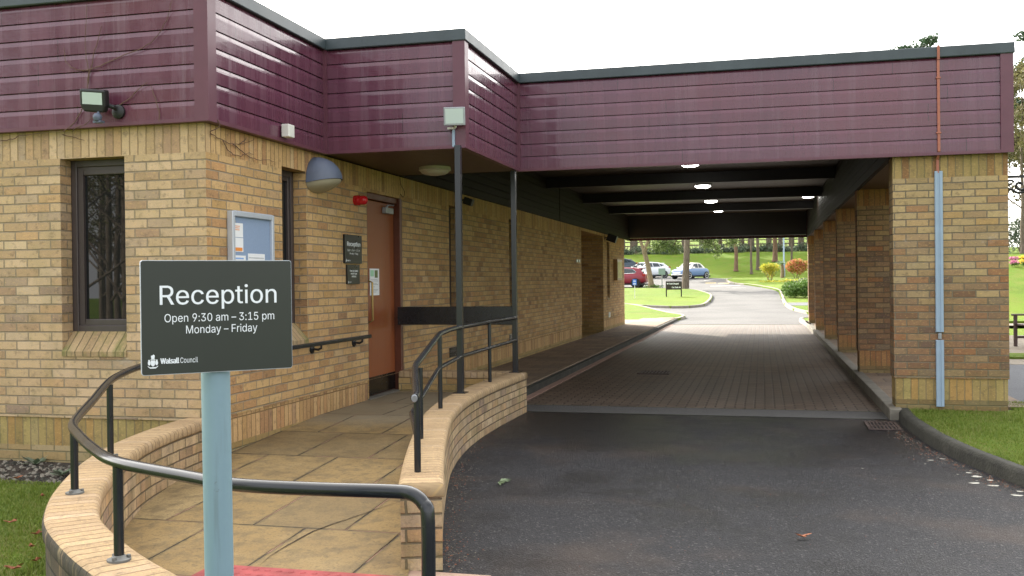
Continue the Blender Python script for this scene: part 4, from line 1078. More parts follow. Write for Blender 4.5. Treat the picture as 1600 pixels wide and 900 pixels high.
def crest(org, ux, nrm, parent, u, z, s):
    m = MB()
    def P(pts): m.face([org + ux * (u + a * s) + UZ * (z + b_ * s) + nrm * .0010 for a, b_ in pts])
    def D(cx, cy, rx, ry, n=12, a0=0, a1=360): P([(cx + rx * math.cos(RAD(a0 + (a1 - a0) * k / n)), cy + ry * math.sin(RAD(a0 + (a1 - a0) * k / n))) for k in range(n)])
    P([(-.16, .62), (.16, .62), (.20, 1.0), (.06, 1.12), (-.04, 1.02), (-.20, .98)])       # beast on the crest
    P([(-.26, .50), (.26, .50), (.24, .585), (-.24, .585)])
    P([(-.20, -.02), (0, -.20), (.20, -.02), (.23, .46), (-.23, .46)])                      # shield
    D(-.38, .20, .15, .26); D(.38, .20, .15, .26)                                           # supporters
    D(-.40, .47, .09, .09); D(.40, .47, .09, .09)
    P([(-.56, -.10), (-.30, -.26), (.30, -.26), (.56, -.10), (.50, -.22), (.28, -.40), (-.28, -.40), (-.50, -.22)])   # motto ribbon
    m.build('crest', M['letter'], parent)
crest(PL, UX, NX, t, .0275, SZ + .027, .0235)

# ------------------------------------------------------------------ things on the reception wall
WO = Vector((XW, 0, 0)); WY = Vector((0, 1, 0)); WN = Vector((1, 0, 0))
t = thing('wall_sign', 'black Reception opening hours plaque beside the door, the upper one', 'sign', (XW, 9.7, 1.7))
plate(9.478, 1.703, .448, .30, .004, .001, .022, M['sign_dark'], 'face', t, WO, WY, WN)
o2 = WO + WN * .022
fit('Reception', 'lettering', t, o2, WY, WN, 9.535, 9.885, 1.885, .044, bold=.0012)
fit('Open 9:30 am \u2013 3:15 pm', 'lettering', t, o2, WY, WN, 9.545, 9.87, 1.832, .020)
fit('Monday \u2013 Friday', 'lettering', t, o2, WY, WN, 9.60, 9.82, 1.797, .020)
fit('Walsall', 'lettering', t, o2, WY, WN, 9.535, 9.58, 1.727, .012, bold=.0008); fit('Council', 'lettering', t, o2, WY, WN, 9.583, 9.625, 1.727, .012)
crest(o2, WY, WN, t, 9.513, 1.728, .021)
t = thing('wall_sign', 'smaller black plaque with three lines of white text, below the opening hours plaque', 'sign', (XW, 9.7, 1.48))
plate(9.542, 1.487, .322, .203, .004, .001, .020, M['sign_dark'], 'face', t, WO, WY, WN); o3 = WO + WN * .020
fit('Toilets are located', 'lettering', t, o3, WY, WN, 9.60, 9.815, 1.617, .019, bold=.0006)
fit('outside chapel', 'lettering', t, o3, WY, WN, 9.625, 9.79, 1.588, .019, bold=.0006)
fit('entrance', 'lettering', t, o3, WY, WN, 9.65, 9.765, 1.559, .019, bold=.0006)
fit('Walsall Council', 'lettering', t, o3, WY, WN, 9.575, 9.645, 1.503, .010); crest(o3, WY, WN, t, 9.562, 1.504, .014)

t = thing('door_notice', 'white printed notice taped to the red brown door', 'notice', (XW - .07, 10.48, 1.36))
DO = WO - WN * .066
plate(10.345, 1.356, .28, .302, .002, .0, .002, M['papyrus'], 'sheet', t, DO, WY, WN)
plate(10.365, 1.57, .10, .070, .001, .002, .003, M['green_print'], 'print', t, DO, WY, WN)
plate(10.49, 1.555, .09, .085, .001, .002, .003, M['sign_green'], 'print', t, DO, WY, WN)
m = MB()
for z, w in ((1.53, .2), (1.515, .22), (1.49, .18), (1.475, .22), (1.45, .12), (1.42, .22), (1.405, .2), (1.39, .16)): m.face([DO + WN * .003 + WY * u + UZ * q for u, q in ((10.37, z), (10.37 + w, z), (10.37 + w, z + .005), (10.37, z + .005))])
m.build('text_lines', M['ink'], t)

t = thing('notice_board', 'silver framed notice board with blue grey felt and pinned papers', 'notice board', (XW, 7.55, 1.1))
y0, y1, z0, z1 = 7.20, 7.905, 1.15, 2.095
m = MB(); m.box(XW + .001, XW + .03, y0 + .03, y1 - .03, z0 + .03, z1 - .03); m.build('felt', M['felt_blue'], t)
m = MB()
for a in ((y0, y0 + .042, z0, z1), (y1 - .042, y1, z0, z1), (y0 + .042, y1 - .042, z0, z0 + .042), (y0 + .042, y1 - .042, z1 - .042, z1)): m.box(XW + .001, XW + .055, *a)
m.build('frame', M['alu'], t, bevel=.006)
m = MB(); m.lathe([(.011, 0), (.011, .01), (.006, .014)], (XW + .032, y0 + .06, z1 - .085), axis=(1, 0, 0), n=10); m.build('lock', M['steel'], t)
FO = WO + WN * .030
plate(7.245, 1.885, .155, .115, .001, 0, .002, M['papyrus'], 'leaflet', t, FO, WY, WN)
plate(7.252, 1.765, .150, .115, .001, 0, .002, M['papyrus'], 'leaflet', t, FO, WY, WN); plate(7.262, 1.772, .125, .028, .004, .002, .003, M['orange'], 'print', t, FO, WY, WN)
m = MB()
for z, y in ((1.972, 7.26), (1.957, 7.255), (1.942, 7.255)): m.face([FO + WN * .003 + WY * u + UZ * q for u, q in ((y, z), (y + .09, z), (y + .09, z + .006), (y, z + .006))])
m.build('print', M['orange'], t)
plate(7.255, 1.50, .185, .235, .001, 0, .002, M['papyrus'], 'leaflet', t, FO, WY, WN); plate(7.275, 1.705, .13, .012, .001, .002, .003, M['blue_print'], 'print', t, FO, WY, WN)
plate(7.48, 1.42, .285, .335, .001, 0, .002, M['papyrus'], 'leaflet', t, FO, WY, WN); plate(7.49, 1.717, .26, .006, .001, .002, .003, M['ink'], 'print', t, FO, WY, WN)

# half dome wall lamp
t = thing('wall_lamp', 'blue grey hooded half dome lamp on the brick pier', 'wall lamp', (XW, 8.86, 2.45))
cx, cyy, cz = XW + .004, 8.845, 2.455; m = MB(); NA, NB = 18, 10; V = []
for j in range(NB + 1):
    ph = (math.pi / 2) * j / NB
    for i in range(NA + 1):
        th = -math.pi / 2 + math.pi * i / NA; rr = math.cos(ph) ** .98
        x = .265 * rr * max(0, math.cos(th)) ** .9; y = .215 * rr * math.sin(th)
        V.append((cx + x, cyy + y, cz + .265 * math.sin(ph) ** 1.05 + (.05 * (x / .265)) * (1 - j / NB)))
m.mesh(V, [(j * (NA + 1) + i, j * (NA + 1) + i + 1, (j + 1) * (NA + 1) + i + 1, (j + 1) * (NA + 1) + i) for j in range(NB) for i in range(NA)])
m.build('hood', M['lamp_grey'], t, smooth=True)
m = MB(); V = []
for j in range(6):
    ph = (math.pi / 2) * j / 5
    for i in range(NA + 1):
        th = -math.pi / 2 + math.pi * i / NA; rr = math.cos(ph) * .97
        x = .262 * rr * max(0, math.cos(th)) ** .9; y = .212 * rr * math.sin(th)
        V.append((cx + x, cyy + y, cz + .048 * (x / .265) - .085 * math.sin(ph)))
m.mesh(V, [(j * (NA + 1) + i, (j + 1) * (NA + 1) + i, (j + 1) * (NA + 1) + i + 1, j * (NA + 1) + i + 1) for j in range(5) for i in range(NA)])
m.build('lens', M['lens_dirty'], t, smooth=True)
t = thing('alarm_sounder', 'red fire alarm sounder on the brick wall above the plaques', 'alarm', (XW, 9.80, 2.38))
m = MB(); m.lathe([(.052, 0), (.055, .03), (.055, .055), (.050, .06)], (XW, 9.80, 2.375), axis=(1, 0, 0), n=20); m.build('base', M['red'], t, smooth=True)
m = MB(); m.lathe([(.046, .06), (.048, .075), (.048, .11), (.040, .13), (.022, .142), (.004, .145)], (XW, 9.80, 2.375), axis=(1, 0, 0), n=20); m.build('dome', M['red'], t, smooth=True)
m = MB(); m.box(-4.13, -4.055, 8.02, 8.135, 2.80, 2.915); tag(m.build('junction_box', M['white'], bevel=.008), 'small white junction box low on the maroon fascia', 'junction box')
b = MB(); b.tube(catmull([(-4.185, 11.118, 2.75), (-4.185, 11.16, 2.662), (-4.185, 11.273, 2.591), (-4.185, 11.225, 2.522), (-4.185, 11.134, 2.555)], 5), .004, 6); tag(b.build('cable', M['vine'], smooth=True), 'thin loose cable looping from the soffit above the door frame', 'cable')
for y, lb in ((13.55, 'small black spotlight high on the wall behind the porch post'), (26.95, 'black spotlight at the far corner of the wall past the recess')):
    t = thing('spotlight', lb, 'spotlight', (XW, y, 2.66))
    m = MB(); m.lathe([(.04, 0), (.04, .015)], (XW, y, 2.66), axis=(1, 0, 0), n=12); m.tube([(XW + .01, y, 2.66), (XW + .09, y, 2.67)], .014, 6); m.build('bracket', M['iron'], t)
    m = MB(); R3 = Matrix.Rotation(RAD(20), 3, 'Y'); k = 1 if y < 20 else 2.0
    m.box(XW + .07, XW + .07 + .13 * k, y - .05 * k, y + .06 * k, 2.64 - .05 * k, 2.64 + .05 * k, rot=R3); m.build('head', M['iron'], t, bevel=.01)
t = thing('notice_case', 'gilt framed notice case on the far end of the reception wall', 'notice board', (XW, 29, 1.5))
m = MB(); m.box(XW, XW + .12, 28.5, 29.5, 1.49, 2.10); m.build('case', M['gold_frame'], t, bevel=.01)
m = MB(); m.box(XW + .12, XW + .124, 28.57, 29.43, 1.56, 2.03); m.build('sheets', M['notice_yellow'], t)
m = MB(); m.box(XW + .001, XW + .01, 22.62, 22.84, 1.92, 1.99); m.box(XW + .001, XW + .01, 22.92, 23.10, 1.92, 1.99); tag(m.build('name_plate', M['steel']), 'small grey plate pair on the wall before the dark recess', 'plate')

# floodlights
t = thing('floodlight', 'black floodlight with a ball shaped sensor on the left fascia', 'floodlight', (-5.03, 6.84, 2.85))
RT = Matrix.Rotation(RAD(8), 3, 'Z') @ Matrix.Rotation(RAD(12), 3, 'X') @ Matrix.Rotation(RAD(5), 3, 'Y'); c0 = Vector((-5.045, 6.70, 2.945))
m = MB(); P = [(-.105, .085), (.105, .085), (.105, -.035), (.085, -.09), (-.075, -.09), (-.105, -.035)]
m.extr([c0 + RT @ Vector((a, -.03, b_)) for a, b_ in P], RT @ Vector((0, .075, 0))); m.build('housing', M['iron'], t, bevel=.014)
m = MB(); m.face([c0 + RT @ Vector((a, -.033, b_)) for a, b_ in ((-.080, -.030), (.082, -.030), (.082, .062), (-.080, .062))]); m.build('glass', M['flood_glass'], t)
m = MB(); m.box(-.012, .012, -.01, .01, -.01, .01); m.tube([(-5.03, 6.74, 2.93), (-4.93, 6.78, 2.90), (-4.92, 6.85, 2.88)], .018, 8); m.v = m.v[8:]; m.f = [tuple(i - 8 for i in f) for f in m.f[6:]]; m.mi = m.mi[6:]; m.uvs = m.uvs[6:]
m.lathe([(.055, 0), (.055, .02), (.03, .035)], (-4.92, 6.838, 2.87), axis=(0, -1, 0), n=16); m.build('bracket', M['iron'], t, smooth=True)
m = MB(); m.tube([(-5.01, 6.71, 2.862), (-5.01, 6.70, 2.838)], .012, 8); m.lathe([(.004, -.034), (.024, -.026), (.034, -.006), (.034, .012), (.022, .03), (.004, .036)], (-5.01, 6.69, 2.808), n=16); m.box(-5.045, -4.975, 6.68, 6.73, 2.768, 2.785); m.build('sensor', M['lamp_grey'], t, smooth=True)

t = thing('floodlight', 'silver grey floodlight on a short tube in front of the fascia corner', 'floodlight', (-2.81, 8.94, 2.77))
c0 = Vector((-2.782, 8.86, 3.045)); RT = Matrix.Rotation(RAD(8), 3, 'Z') @ Matrix.Rotation(RAD(7), 3, 'X')
m = MB(); m.extr([c0 + RT @ Vector((a, -.03, b_)) for a, b_ in ((-.102, -.085), (.102, -.085), (.102, .085), (-.102, .085))], RT @ Vector((0, .02, 0)))
Q0 = [c0 + RT @ Vector((a, -.01, b_)) for a, b_ in ((-.095, -.08), (.095, -.08), (.095, .08), (-.095, .08))]; Q1 = [c0 + RT @ Vector((a, .045, b_)) for a, b_ in ((-.06, -.05), (.06, -.05), (.06, .05), (-.06, .05))]
m.mesh(Q0 + Q1, [(0, 1, 5, 4), (1, 2, 6, 5), (2, 3, 7, 6), (3, 0, 4, 7), (4, 5, 6, 7)]); m.build('housing', M['steel'], t, bevel=.006)
m = MB(); m.face([c0 + RT @ Vector((a, -.032, b_)) for a, b_ in ((-.084, -.066), (.084, -.066), (.084, .070), (-.084, .070))]); m.build('glass', M['flood_glass'], t)
m = MB(); m.box(-2.832, -2.806, 8.925, 8.945, 2.772, 2.948); m.build('stem', M['conduit'], t, bevel=.003)
m = MB(); m.tube([(-2.82, 8.935, 2.945), (-2.79, 8.90, 2.955), (-2.785, 8.89, 2.975)], .014, 8); m.box(-2.875, -2.80, 8.915, 8.935, 2.938, 2.956); m.build('bracket', M['white'], t)

# lightning tape and its cover on the front pier
t = thing('lightning_conductor', 'brown lightning tape running down the fascia into a pale blue cover strip', 'conductor', (1.78, 11.06, .1))
m = MB()
for a, c in (((1.779, 11.047, ZC + .01), (1.779, 11.055, 3.75)), ((1.779, 11.072, 3.75), (1.781, 11.072, 2.80)), ((1.781, 11.072, 2.80), (1.775, 11.125, 2.72)), ((1.775, 11.134, 2.72), (1.775, 11.134, 2.58))):
    a, c = Vector(a), Vector(c); m.obox((a + c) / 2, (.013, 0, 0), (0, .003, 0), (c - a) / 2)
m.obox((1.779, 11.057, ZC - .005), (.013, 0, 0), (0, .012, 0), (0, 0, .004)); m.build('tape', M['copper_tape'], t)
for z in (3.56, 2.99):
    m = MB(); m.box(1.757, 1.803, 11.062, 11.082, z - .008, z + .008); m.build('clip', M['copper_tape'], t, bevel=.003)
for z0, z1 in ((.135, .835), (.915, 2.60)):
    m = MB(); m.box(1.744, 1.824, 11.132, 11.147, z0, z1); m.box(1.748, 1.774, 11.126, 11.1325, z0 + .002, z1 - .002); m.box(1.794, 1.820, 11.126, 11.1325, z0 + .002, z1 - .002); m.build('cover', M['conduit'], t, bevel=.003)
m = MB(); m.box(1.768, 1.800, 11.128, 11.15, .845, .905); m.lathe([(.009, 0), (.009, .012)], (1.784, 11.128, .888), axis=(0, -1, 0), n=8); m.lathe([(.009, 0), (.009, .012)], (1.784, 11.128, .862), axis=(0, -1, 0), n=8); m.build('clamp', M['steel'], t)

# wrought iron bracket
t = thing('hanging_bracket', 'black scrolled iron bracket fixed to the outer side of the front pier', 'bracket', (2.452, 11.3, 2.4))
m = MB(); m.box(2.453, 2.468, 11.285, 11.315, 2.26, 2.56); m.box(2.468, 2.98, 11.288, 11.312, 2.515, 2.543); m.build('arm', M['iron'], t)
m = MB()
sp = [(2.60 + (.012 + .008 * a) * math.cos(a), 11.3, 2.44 + (.012 + .008 * a) * math.sin(a)) for a in np.linspace(0, 7.2, 26)]
m.tube(sp + [(2.72, 11.3, 2.50)], .013, 7); m.tube(catmull([(2.465, 11.3, 2.31), (2.50, 11.3, 2.40), (2.58, 11.3, 2.36), (2.70, 11.3, 2.40), (2.80, 11.3, 2.50)], 5), .013, 7)
m.tube([(2.50 + (.005 + .006 * a) * math.cos(-a), 11.3, 2.46 + (.005 + .006 * a) * math.sin(-a)) for a in np.linspace(0, 6, 20)], .012, 7); m.build('scroll', M['iron'], t, smooth=True)

# drain grates
def grate(x0, x1, y0, y1, z, label, n):
    t = thing('drain_grate', label, 'drain cover', ((x0 + x1) / 2, (y0 + y1) / 2, z))
    m = MB(); w = .03
    for a in ((x0, x1, y0, y0 + w), (x0, x1, y1 - w, y1), (x0, x0 + w, y0 + w, y1 - w), (x1 - w, x1, y0 + w, y1 - w)): m.box(*a, z, z + .012)
    m.build('rim', M['grate'], t)
    m = MB(); m.box(x0 + w, x1 - w, y0 + w, y1 - w, z, z + .002); m.build('pit', M['tyre'], t)
    m = MB(); s = (x1 - x0 - 2 * w) / n
    for i in range(n): m.box(x0 + w + s * (i + .28), x0 + w + s * (i + .72), y0 + w, y1 - w, z + .002, z + .011)
    m.box(x0 + w, x1 - w, (y0 + y1) / 2 - .012, (y0 + y1) / 2 + .012, z + .0021, z + .0112); m.build('bars', M['grate'], t)
grate(.99, 1.30, 10.25, 10.78, .004, 'rusty drain grate in the tarmac beside the kerb', 7)
grate(-1.95, -1.45, 15.65, 16.15, .008, 'dark drain grate set in the brown block paving', 8)

# dry creeper
def creeper(label, strands, r=.0045):
    m = MB()
    for s_ in strands:
        P = catmull(s_, 4); P = [p + Vector((random.uniform(-.004, .004), random.uniform(-.004, .004), random.uniform(-.005, .005))) for p in P]
        m.tube(P, [r * (1 - .6 * i / (len(P) - 1)) for i in range(len(P))], 5)
    tag(m.build('creeper', M['vine'], smooth=True), label, 'climbing plant')
yc = 6.828
V1 = [[(-5.422, yc, 2.741), (-5.321, yc, 2.813), (-5.25, yc, 2.911), (-5.22, yc, 2.994), (-5.198, yc, 3.112), (-5.192, yc, 3.216), (-5.214, yc, 3.35), (-5.206, yc, 3.553), (-5.198, yc, 3.739)],
      [(-5.192, yc, 3.216), (-5.078, yc, 3.24), (-4.903, yc, 3.304), (-4.71, yc, 3.358), (-4.595, yc, 3.417), (-4.48, yc, 3.566), (-4.431, yc, 3.711)],
      [(-5.198, yc, 3.112), (-5.156, yc, 3.278), (-5.104, yc, 3.444), (-5.063, yc, 3.559)], [(-5.342, yc, 2.746), (-5.223, yc, 2.791), (-5.143, yc, 2.855)],
      [(-4.909, yc, 2.926), (-4.792, yc, 2.987), (-4.715, yc, 3.058), (-4.657, yc, 3.088)], [(-4.558, yc, 2.774), (-4.566, yc, 2.891), (-4.611, yc, 3.01), (-4.629, yc, 3.069)],
      [(-6.072, 6.88, 2.70), (-5.947, 6.87, 2.71), (-5.823, 6.86, 2.735), (-5.422, yc, 2.741)], [(-5.478, 6.88, 2.721), (-5.378, 6.88, 2.702), (-5.279, 6.88, 2.672)],
      [(-5.192, yc, 3.216), (-5.295, yc, 3.228), (-5.393, yc, 3.294), (-5.411, yc, 3.414)]]
creeper('leafless creeper stems spreading over the left maroon fascia', V1)
xw = -4.185
V2 = [[(-4.13, 6.932, 2.81), (-4.12, 6.984, 2.745), (xw, 6.945, 2.691), (xw, 7.006, 2.671), (xw, 7.114, 2.657), (xw, 7.225, 2.643), (xw, 7.391, 2.656), (xw, 7.528, 2.692), (xw, 7.635, 2.733)],
      [(xw, 7.29, 2.643), (xw, 7.423, 2.605), (xw, 7.56, 2.574), (xw, 7.702, 2.564), (xw, 7.85, 2.581), (xw, 7.983, 2.578)],
      [(xw, 7.13, 2.655), (xw, 7.192, 2.597), (xw, 7.288, 2.563), (xw, 7.422, 2.562), (xw, 7.526, 2.6), (xw, 7.631, 2.595)], [(xw, 7.391, 2.656), (xw, 7.477, 2.698), (xw, 7.512, 2.733)]]
creeper('thin creeper stems on the soldier course under the fascia corner', V2)

# ------------------------------------------------------------------ small things on the ground
def oak_leaf(name, label, x, y, z, s, rot, mat, cat='leaf'):
    m = MB(); n = 22; C = Vector((x, y, z)); up = [C]
    ring = []
    for k in range(n):
        a = 2 * math.pi * k / n; r = s * (.55 + .30 * math.cos(a * 5 + .4) * (1 if k % 2 else .6)) * (1.25 if abs(math.cos(a)) > .7 else .8)
        q = Vector((r * math.cos(a), r * math.sin(a) * .75, .02 + s * .35 * (math.cos(a) ** 2) * random.uniform(.4, 1)))
        q.rotate(Matrix.Rotation(rot, 3, 'Z')); ring.append(C + q)
    m.mesh([C + Vector((0, 0, .012))] + ring, [(0, 1 + k, 1 + (k + 1) % n) for k in range(n)])
    return tag(m.build(name, mat, smooth=True), label, cat)
oak_leaf('fallen_leaf', 'curled brown leaf lying alone on the dark tarmac', .208, 5.90, .002, .055, .3, M['leaf_brown'])
m = MB()
for k in range(7):
    a = -1.1 + k * .36; d = Vector((math.cos(a), math.sin(a) * 1.6, 0)); e = Vector((-d.y, d.x, 0)).normalized(); C = Vector((-1.92, 7.12, .008)); L = random.uniform(.06, .11)
    m.face([C, C + d * L * .5 + e * .016 + Vector((0, 0, .012)), C + d * L, C + d * L * .5 - e * .016 + Vector((0, 0, .010))])
tag(m.build('fallen_sprig', M['leaf_green']), 'pale green sprig lying on the tarmac near the curved wall', 'leaf')
GL = 'brown leaves scattered on the left lawn'
LL = ['brown leaf on the left lawn nearest the gravel strip', 'pinkish brown leaf on the lawn by the stained wall', 'dead leaf against the foot of the stained wall', 'curled dead leaf low at the lawn edge', 'brown leaf beside the wall where the lawn narrows', 'dead leaf tucked between grass and stained wall', 'rusty leaf in the middle of the left lawn']
for (x, y), lb in zip([(-5.24, 6.05), (-4.63, 5.57), (-3.57, 4.24), (-3.58, 4.10), (-3.95, 4.70), (-3.79, 4.47), (-4.3, 4.9)], LL):
    oak_leaf('fallen_leaf', lb, x, y, .10, random.uniform(.03, .05), random.uniform(0, 6), M['leaf_brown'])['group'] = GL
m = MB()
for i, (x, y) in enumerate([(1.31, 8.65), (1.41, 8.73), (1.5, 8.15), (1.53, 8.01), (1.60, 7.88), (1.47, 7.75), (1.58, 7.68), (1.66, 7.37), (1.71, 7.51), (1.41, 8.07), (1.5, 7.84), (1.53, 8.23), (.74, 8.18), (1.24, 8.47)]):
    r = (.036 if i in (3, 5, 6, 7) else .022 if i in (0, 1, 2, 4, 8) else .009)
    m.face([(x + r * (1 + .3 * math.sin(3 * a + i)) * math.cos(a), y + .8 * r * (1 + .3 * math.cos(2 * a + i)) * math.sin(a), .003) for a in np.linspace(0, 2 * math.pi, 14)[:-1]])
struct(m.build('pale_lichen_spots', M['lichen']))
def stones(name, x0, x1, y0, y1, z, n, mats, r0, r1):
    m = MB()
    for i in range(n):
        c = Vector((random.uniform(x0, x1), random.uniform(y0, y1), z)); r = random.uniform(r0, r1)
        V = [c + Vector((sx * r * random.uniform(.7, 1.2), sy * r * random.uniform(.7, 1.2), sz * r * .7)) for sz in (-1, 1) for sy in (-.6, .6) for sx in (-.6, .6)] if False else None
        ring = [c + Vector((r * math.cos(a) * random.uniform(.7, 1.15), r * math.sin(a) * random.uniform(.7, 1.1), 0)) for a in (0, 1.05, 2.1, 3.14, 4.2, 5.24)]
        top = [c + (p - c) * .55 + Vector((0, 0, r * random.uniform(.5, .8))) for p in ring]
        m.mesh(ring + top, [(k, (k + 1) % 6, 6 + (k + 1) % 6, 6 + k) for k in range(6)] + [tuple(range(6, 12))], random.randrange(len(mats)))
    o = m.build(name, mats); o['kind'] = 'stuff'; return o
stones('gravel', -7.6, -4.3, 6.12, 6.88, .06, 1500, [M['concrete'], M['soil'], M['kerb_dark'], M['concrete_pale']], .010, .026)

def blades(name, poly, z, n, h0, h1, w=.004, clump=None):
    """grass as one mesh of bent blades"""
    def inside(x, y):
        c = False; j = len(poly) - 1
        for i in range(len(poly)):
            (xi, yi), (xj, yj) = poly[i], poly[j]
            if (yi > y) != (yj > y) and x < (xj - xi) * (y - yi) / (yj - yi) + xi: c = not c
            j = i
        return c
    x0, x1 = min(p[0] for p in poly), max(p[0] for p in poly); y0, y1 = min(p[1] for p in poly), max(p[1] for p in poly)
    V = []; Fc = []; k = 0
    while k < n:
        x, y = random.uniform(x0, x1), random.uniform(y0, y1)
        if not inside(x, y): continue
        k += 1; a = random.uniform(0, 6.283); hh = random.uniform(h0, h1) * (.6 + .6 * (math.sin(x * 5.1 + 1.3 * math.sin(y * 3.7)) * .5 + .5)); b_ = random.uniform(.2, .9) * hh
        dx, dy = math.cos(a), math.sin(a); i = len(V)
        V += [(x - dy * w, y + dx * w, z), (x + dy * w, y - dx * w, z), (x + dx * b_ * .35 + dy * w * .7, y + dy * b_ * .35 - dx * w * .7, z + hh * .6), (x + dx * b_ * .35 - dy * w * .7, y + dy * b_ * .35 + dx * w * .7, z + hh * .6), (x + dx * b_, y + dy * b_, z + hh)]
        Fc += [(i, i + 1, i + 2, i + 3), (i + 3, i + 2, i + 4)]
    me = bpy.data.meshes.new(name); me.from_pydata(V, [], Fc); me.materials.append(M['blade']); o = bpy.data.objects.new(name, me); COL.objects.link(o); o['kind'] = 'stuff'; return o
blades('grass', [p for p in LR if p[1] > 7.0] + [(3.6, 7.0), (3.6, 11.95), (2.55, 11.95), (2.50, 11.16), (1.50, 11.14)], .093, 42000, .014, .036, .0032)
blades('grass', [(-2.70, 3.28), (-3.10, 3.68), (-3.33, 3.95), (-3.60, 4.36), (-3.86, 4.82), (-4.06, 5.22), (-4.23, 5.75), (-4.32, 6.12), (-6.4, 6.12), (-5.4, 4.4), (-4.4, 3.2), (-3.0, 2.6)], .073, 60000, .014, .036, .0030)
def weed(label, x, y, z, s):
    m = MB()
    for k in range(9):
        a = k * .7 + random.random(); d = Vector((math.cos(a), math.sin(a), random.uniform(.15, .8))) * s * random.uniform(.6, 1); e = Vector((-math.sin(a), math.cos(a), 0)) * s * .22; C = Vector((x, y, z))
        m.face([C, C + d * .55 + e, C + d, C + d * .55 - e])
    tag(m.build('weed', M['ivy']), label, 'weed')
weed('small weed in the gravel against the plinth', -5.72, 6.80, .06, .13); weed('flat green weed at the gravel edge near the curved wall', -5.15, 6.40, .07, .11); weed('tiny weed in the gravel beside the curved wall', -4.75, 6.45, .07, .08)
# ------------------------------------------------------------------ vegetation
def leaf_cloud(name, centres, n, s0, s1, mat, parent=None, kind=None, droop=0.0, flat=0.0):
    """leaf-sized faces spread through clumps: centres = [(x, y, z, rx, ry, rz)]"""
    V = []; Fc = []; tot = sum(c[3] * c[4] * c[5] for c in centres) or 1
    off = poff(parent) if parent else Vector((0, 0, 0))
    for (x, y, z, rx, ry, rz) in centres:
        k = max(6, int(n * rx * ry * rz / tot))
        for _ in range(k):
            d = Vector((random.gauss(0, 1), random.gauss(0, 1), random.gauss(0, 1))).normalized(); r = random.random() ** .45
            p = Vector((x + d.x * rx * r, y + d.y * ry * r, z + d.z * rz * r)) - off
            a = Vector((random.gauss(0, 1), random.gauss(0, 1), random.gauss(0, 1) * (1 - flat) - droop)).normalized(); b_ = a.cross(Vector((random.gauss(0, 1), random.gauss(0, 1), random.gauss(0, 1)))).normalized()
            s = random.uniform(s0, s1); i = len(V)
            V += [p - a * s, p + b_ * s * .38, p + a * s, p - b_ * s * .38]; Fc.append((i, i + 1, i + 2, i + 3))
    me = bpy.data.meshes.new(name); me.from_pydata(V, [], Fc); me.materials.append(mat); o = bpy.data.objects.new(name, me); COL.objects.link(o)
    if parent: o.parent = parent
    if kind: o['kind'] = kind
    return o
def limb(m, p, d, L, r, depth, tips, spread=.5, kids=3, up=.15, wob=.12, shrink=.62, segs=4):
    pts = [Vector(p)]; d = Vector(d).normalized()
    for i in range(segs):
        d = (d + Vector((random.uniform(-wob, wob), random.uniform(-wob, wob), random.uniform(-wob * .4, wob * .6) + up * .12))).normalized(); pts.append(pts[-1] + d * L / segs)
    m.tube(pts, [r * (1 - .5 * i / segs) for i in range(segs + 1)], 5 if depth < 2 else 9, cap=False)
    tips.append(pts[-1])
    if depth > 0:
        for k in range(kids):
            t = random.uniform(.45, 1.0); q = pts[min(segs, max(1, int(round(t * segs))))]; a = random.uniform(0, 6.283)
            nd = (d * (1 - spread) + Vector((math.cos(a), math.sin(a), random.uniform(0, .6))) * spread).normalized()
            limb(m, q, nd, L * shrink * random.uniform(.8, 1.15), r * .5, depth - 1, tips, spread, kids, up, wob, shrink, segs)
def tree(label, x, y, h, r, barkm, leafm_=None, nleaf=1500, leaf=(.10, .2), style='bare', group=None, z=None, lean=(0, 0), crown0=.5, name='tree'):
    z = T(x, y) - .05 if z is None else z; t = thing(name, label, 'tree', (x, y, z), group); m = MB(); tips = []; base = Vector((x, y, z))
    top = base + Vector((lean[0], lean[1], h)); K = 8; tp = [base + (top - base) * (i / K) + Vector((random.uniform(-.03, .03), random.uniform(-.03, .03), 0)) * h * .12 * (1 if 0 < i < K else 0) for i in range(K + 1)]
    rs = [r * (1.45 if i == 0 else 1.05 if i == 1 and False else 1) * (1 - .78 * i / K) for i in range(K + 1)]
    tp.insert(1, tp[0] + (tp[1] - tp[0]) * .12); rs.insert(1, r * 1.06)
    m.tube(tp, rs, 10, cap=True)
    if style == 'pine':
        cl_ = []
        for i in range(16):
            f = crown0 + (1 - crown0) * (i / 15); p = base + (top - base) * f; a = i * 2.4 + random.random(); L = h * .24 * (1.15 - f) + h * .05
            e = p + Vector((math.cos(a) * L, math.sin(a) * L, L * .12)); m.tube([p, (p + e) / 2 + Vector((0, 0, -.03 * L)), e], [r * .28, r * .18, r * .06], 5)
            for q in (.55, .85, 1.05):
                c = p + (e - p) * q; s = L * .30 + .25; cl_.append((c.x, c.y, c.z + .1, s * random.uniform(.7, 1.2), s * random.uniform(.7, 1.2), s * .5))
        cl_.append((top.x, top.y, top.z, h * .05, h * .05, h * .05))
        m.build('trunk', barkm, t, smooth=True); leaf_cloud('crown', cl_, nleaf, leaf[0], leaf[1], leafm_, t)
    else:
        n = 9
        for i in range(n):
            f = crown0 + (.97 - crown0) * i / (n - 1); p = base + (top - base) * f; a = i * 2.4 + random.random()
            limb(m, p, (math.cos(a), math.sin(a), .75), h * .30 * (1.25 - f), r * .36 * (1.3 - f), 2, tips)
        m.build('trunk', barkm, t, smooth=True)
        if leafm_: leaf_cloud('crown', [(q.x, q.y, q.z, .5, .5, .4) for q in tips], nleaf, leaf[0], leaf[1], leafm_, t)
    return t

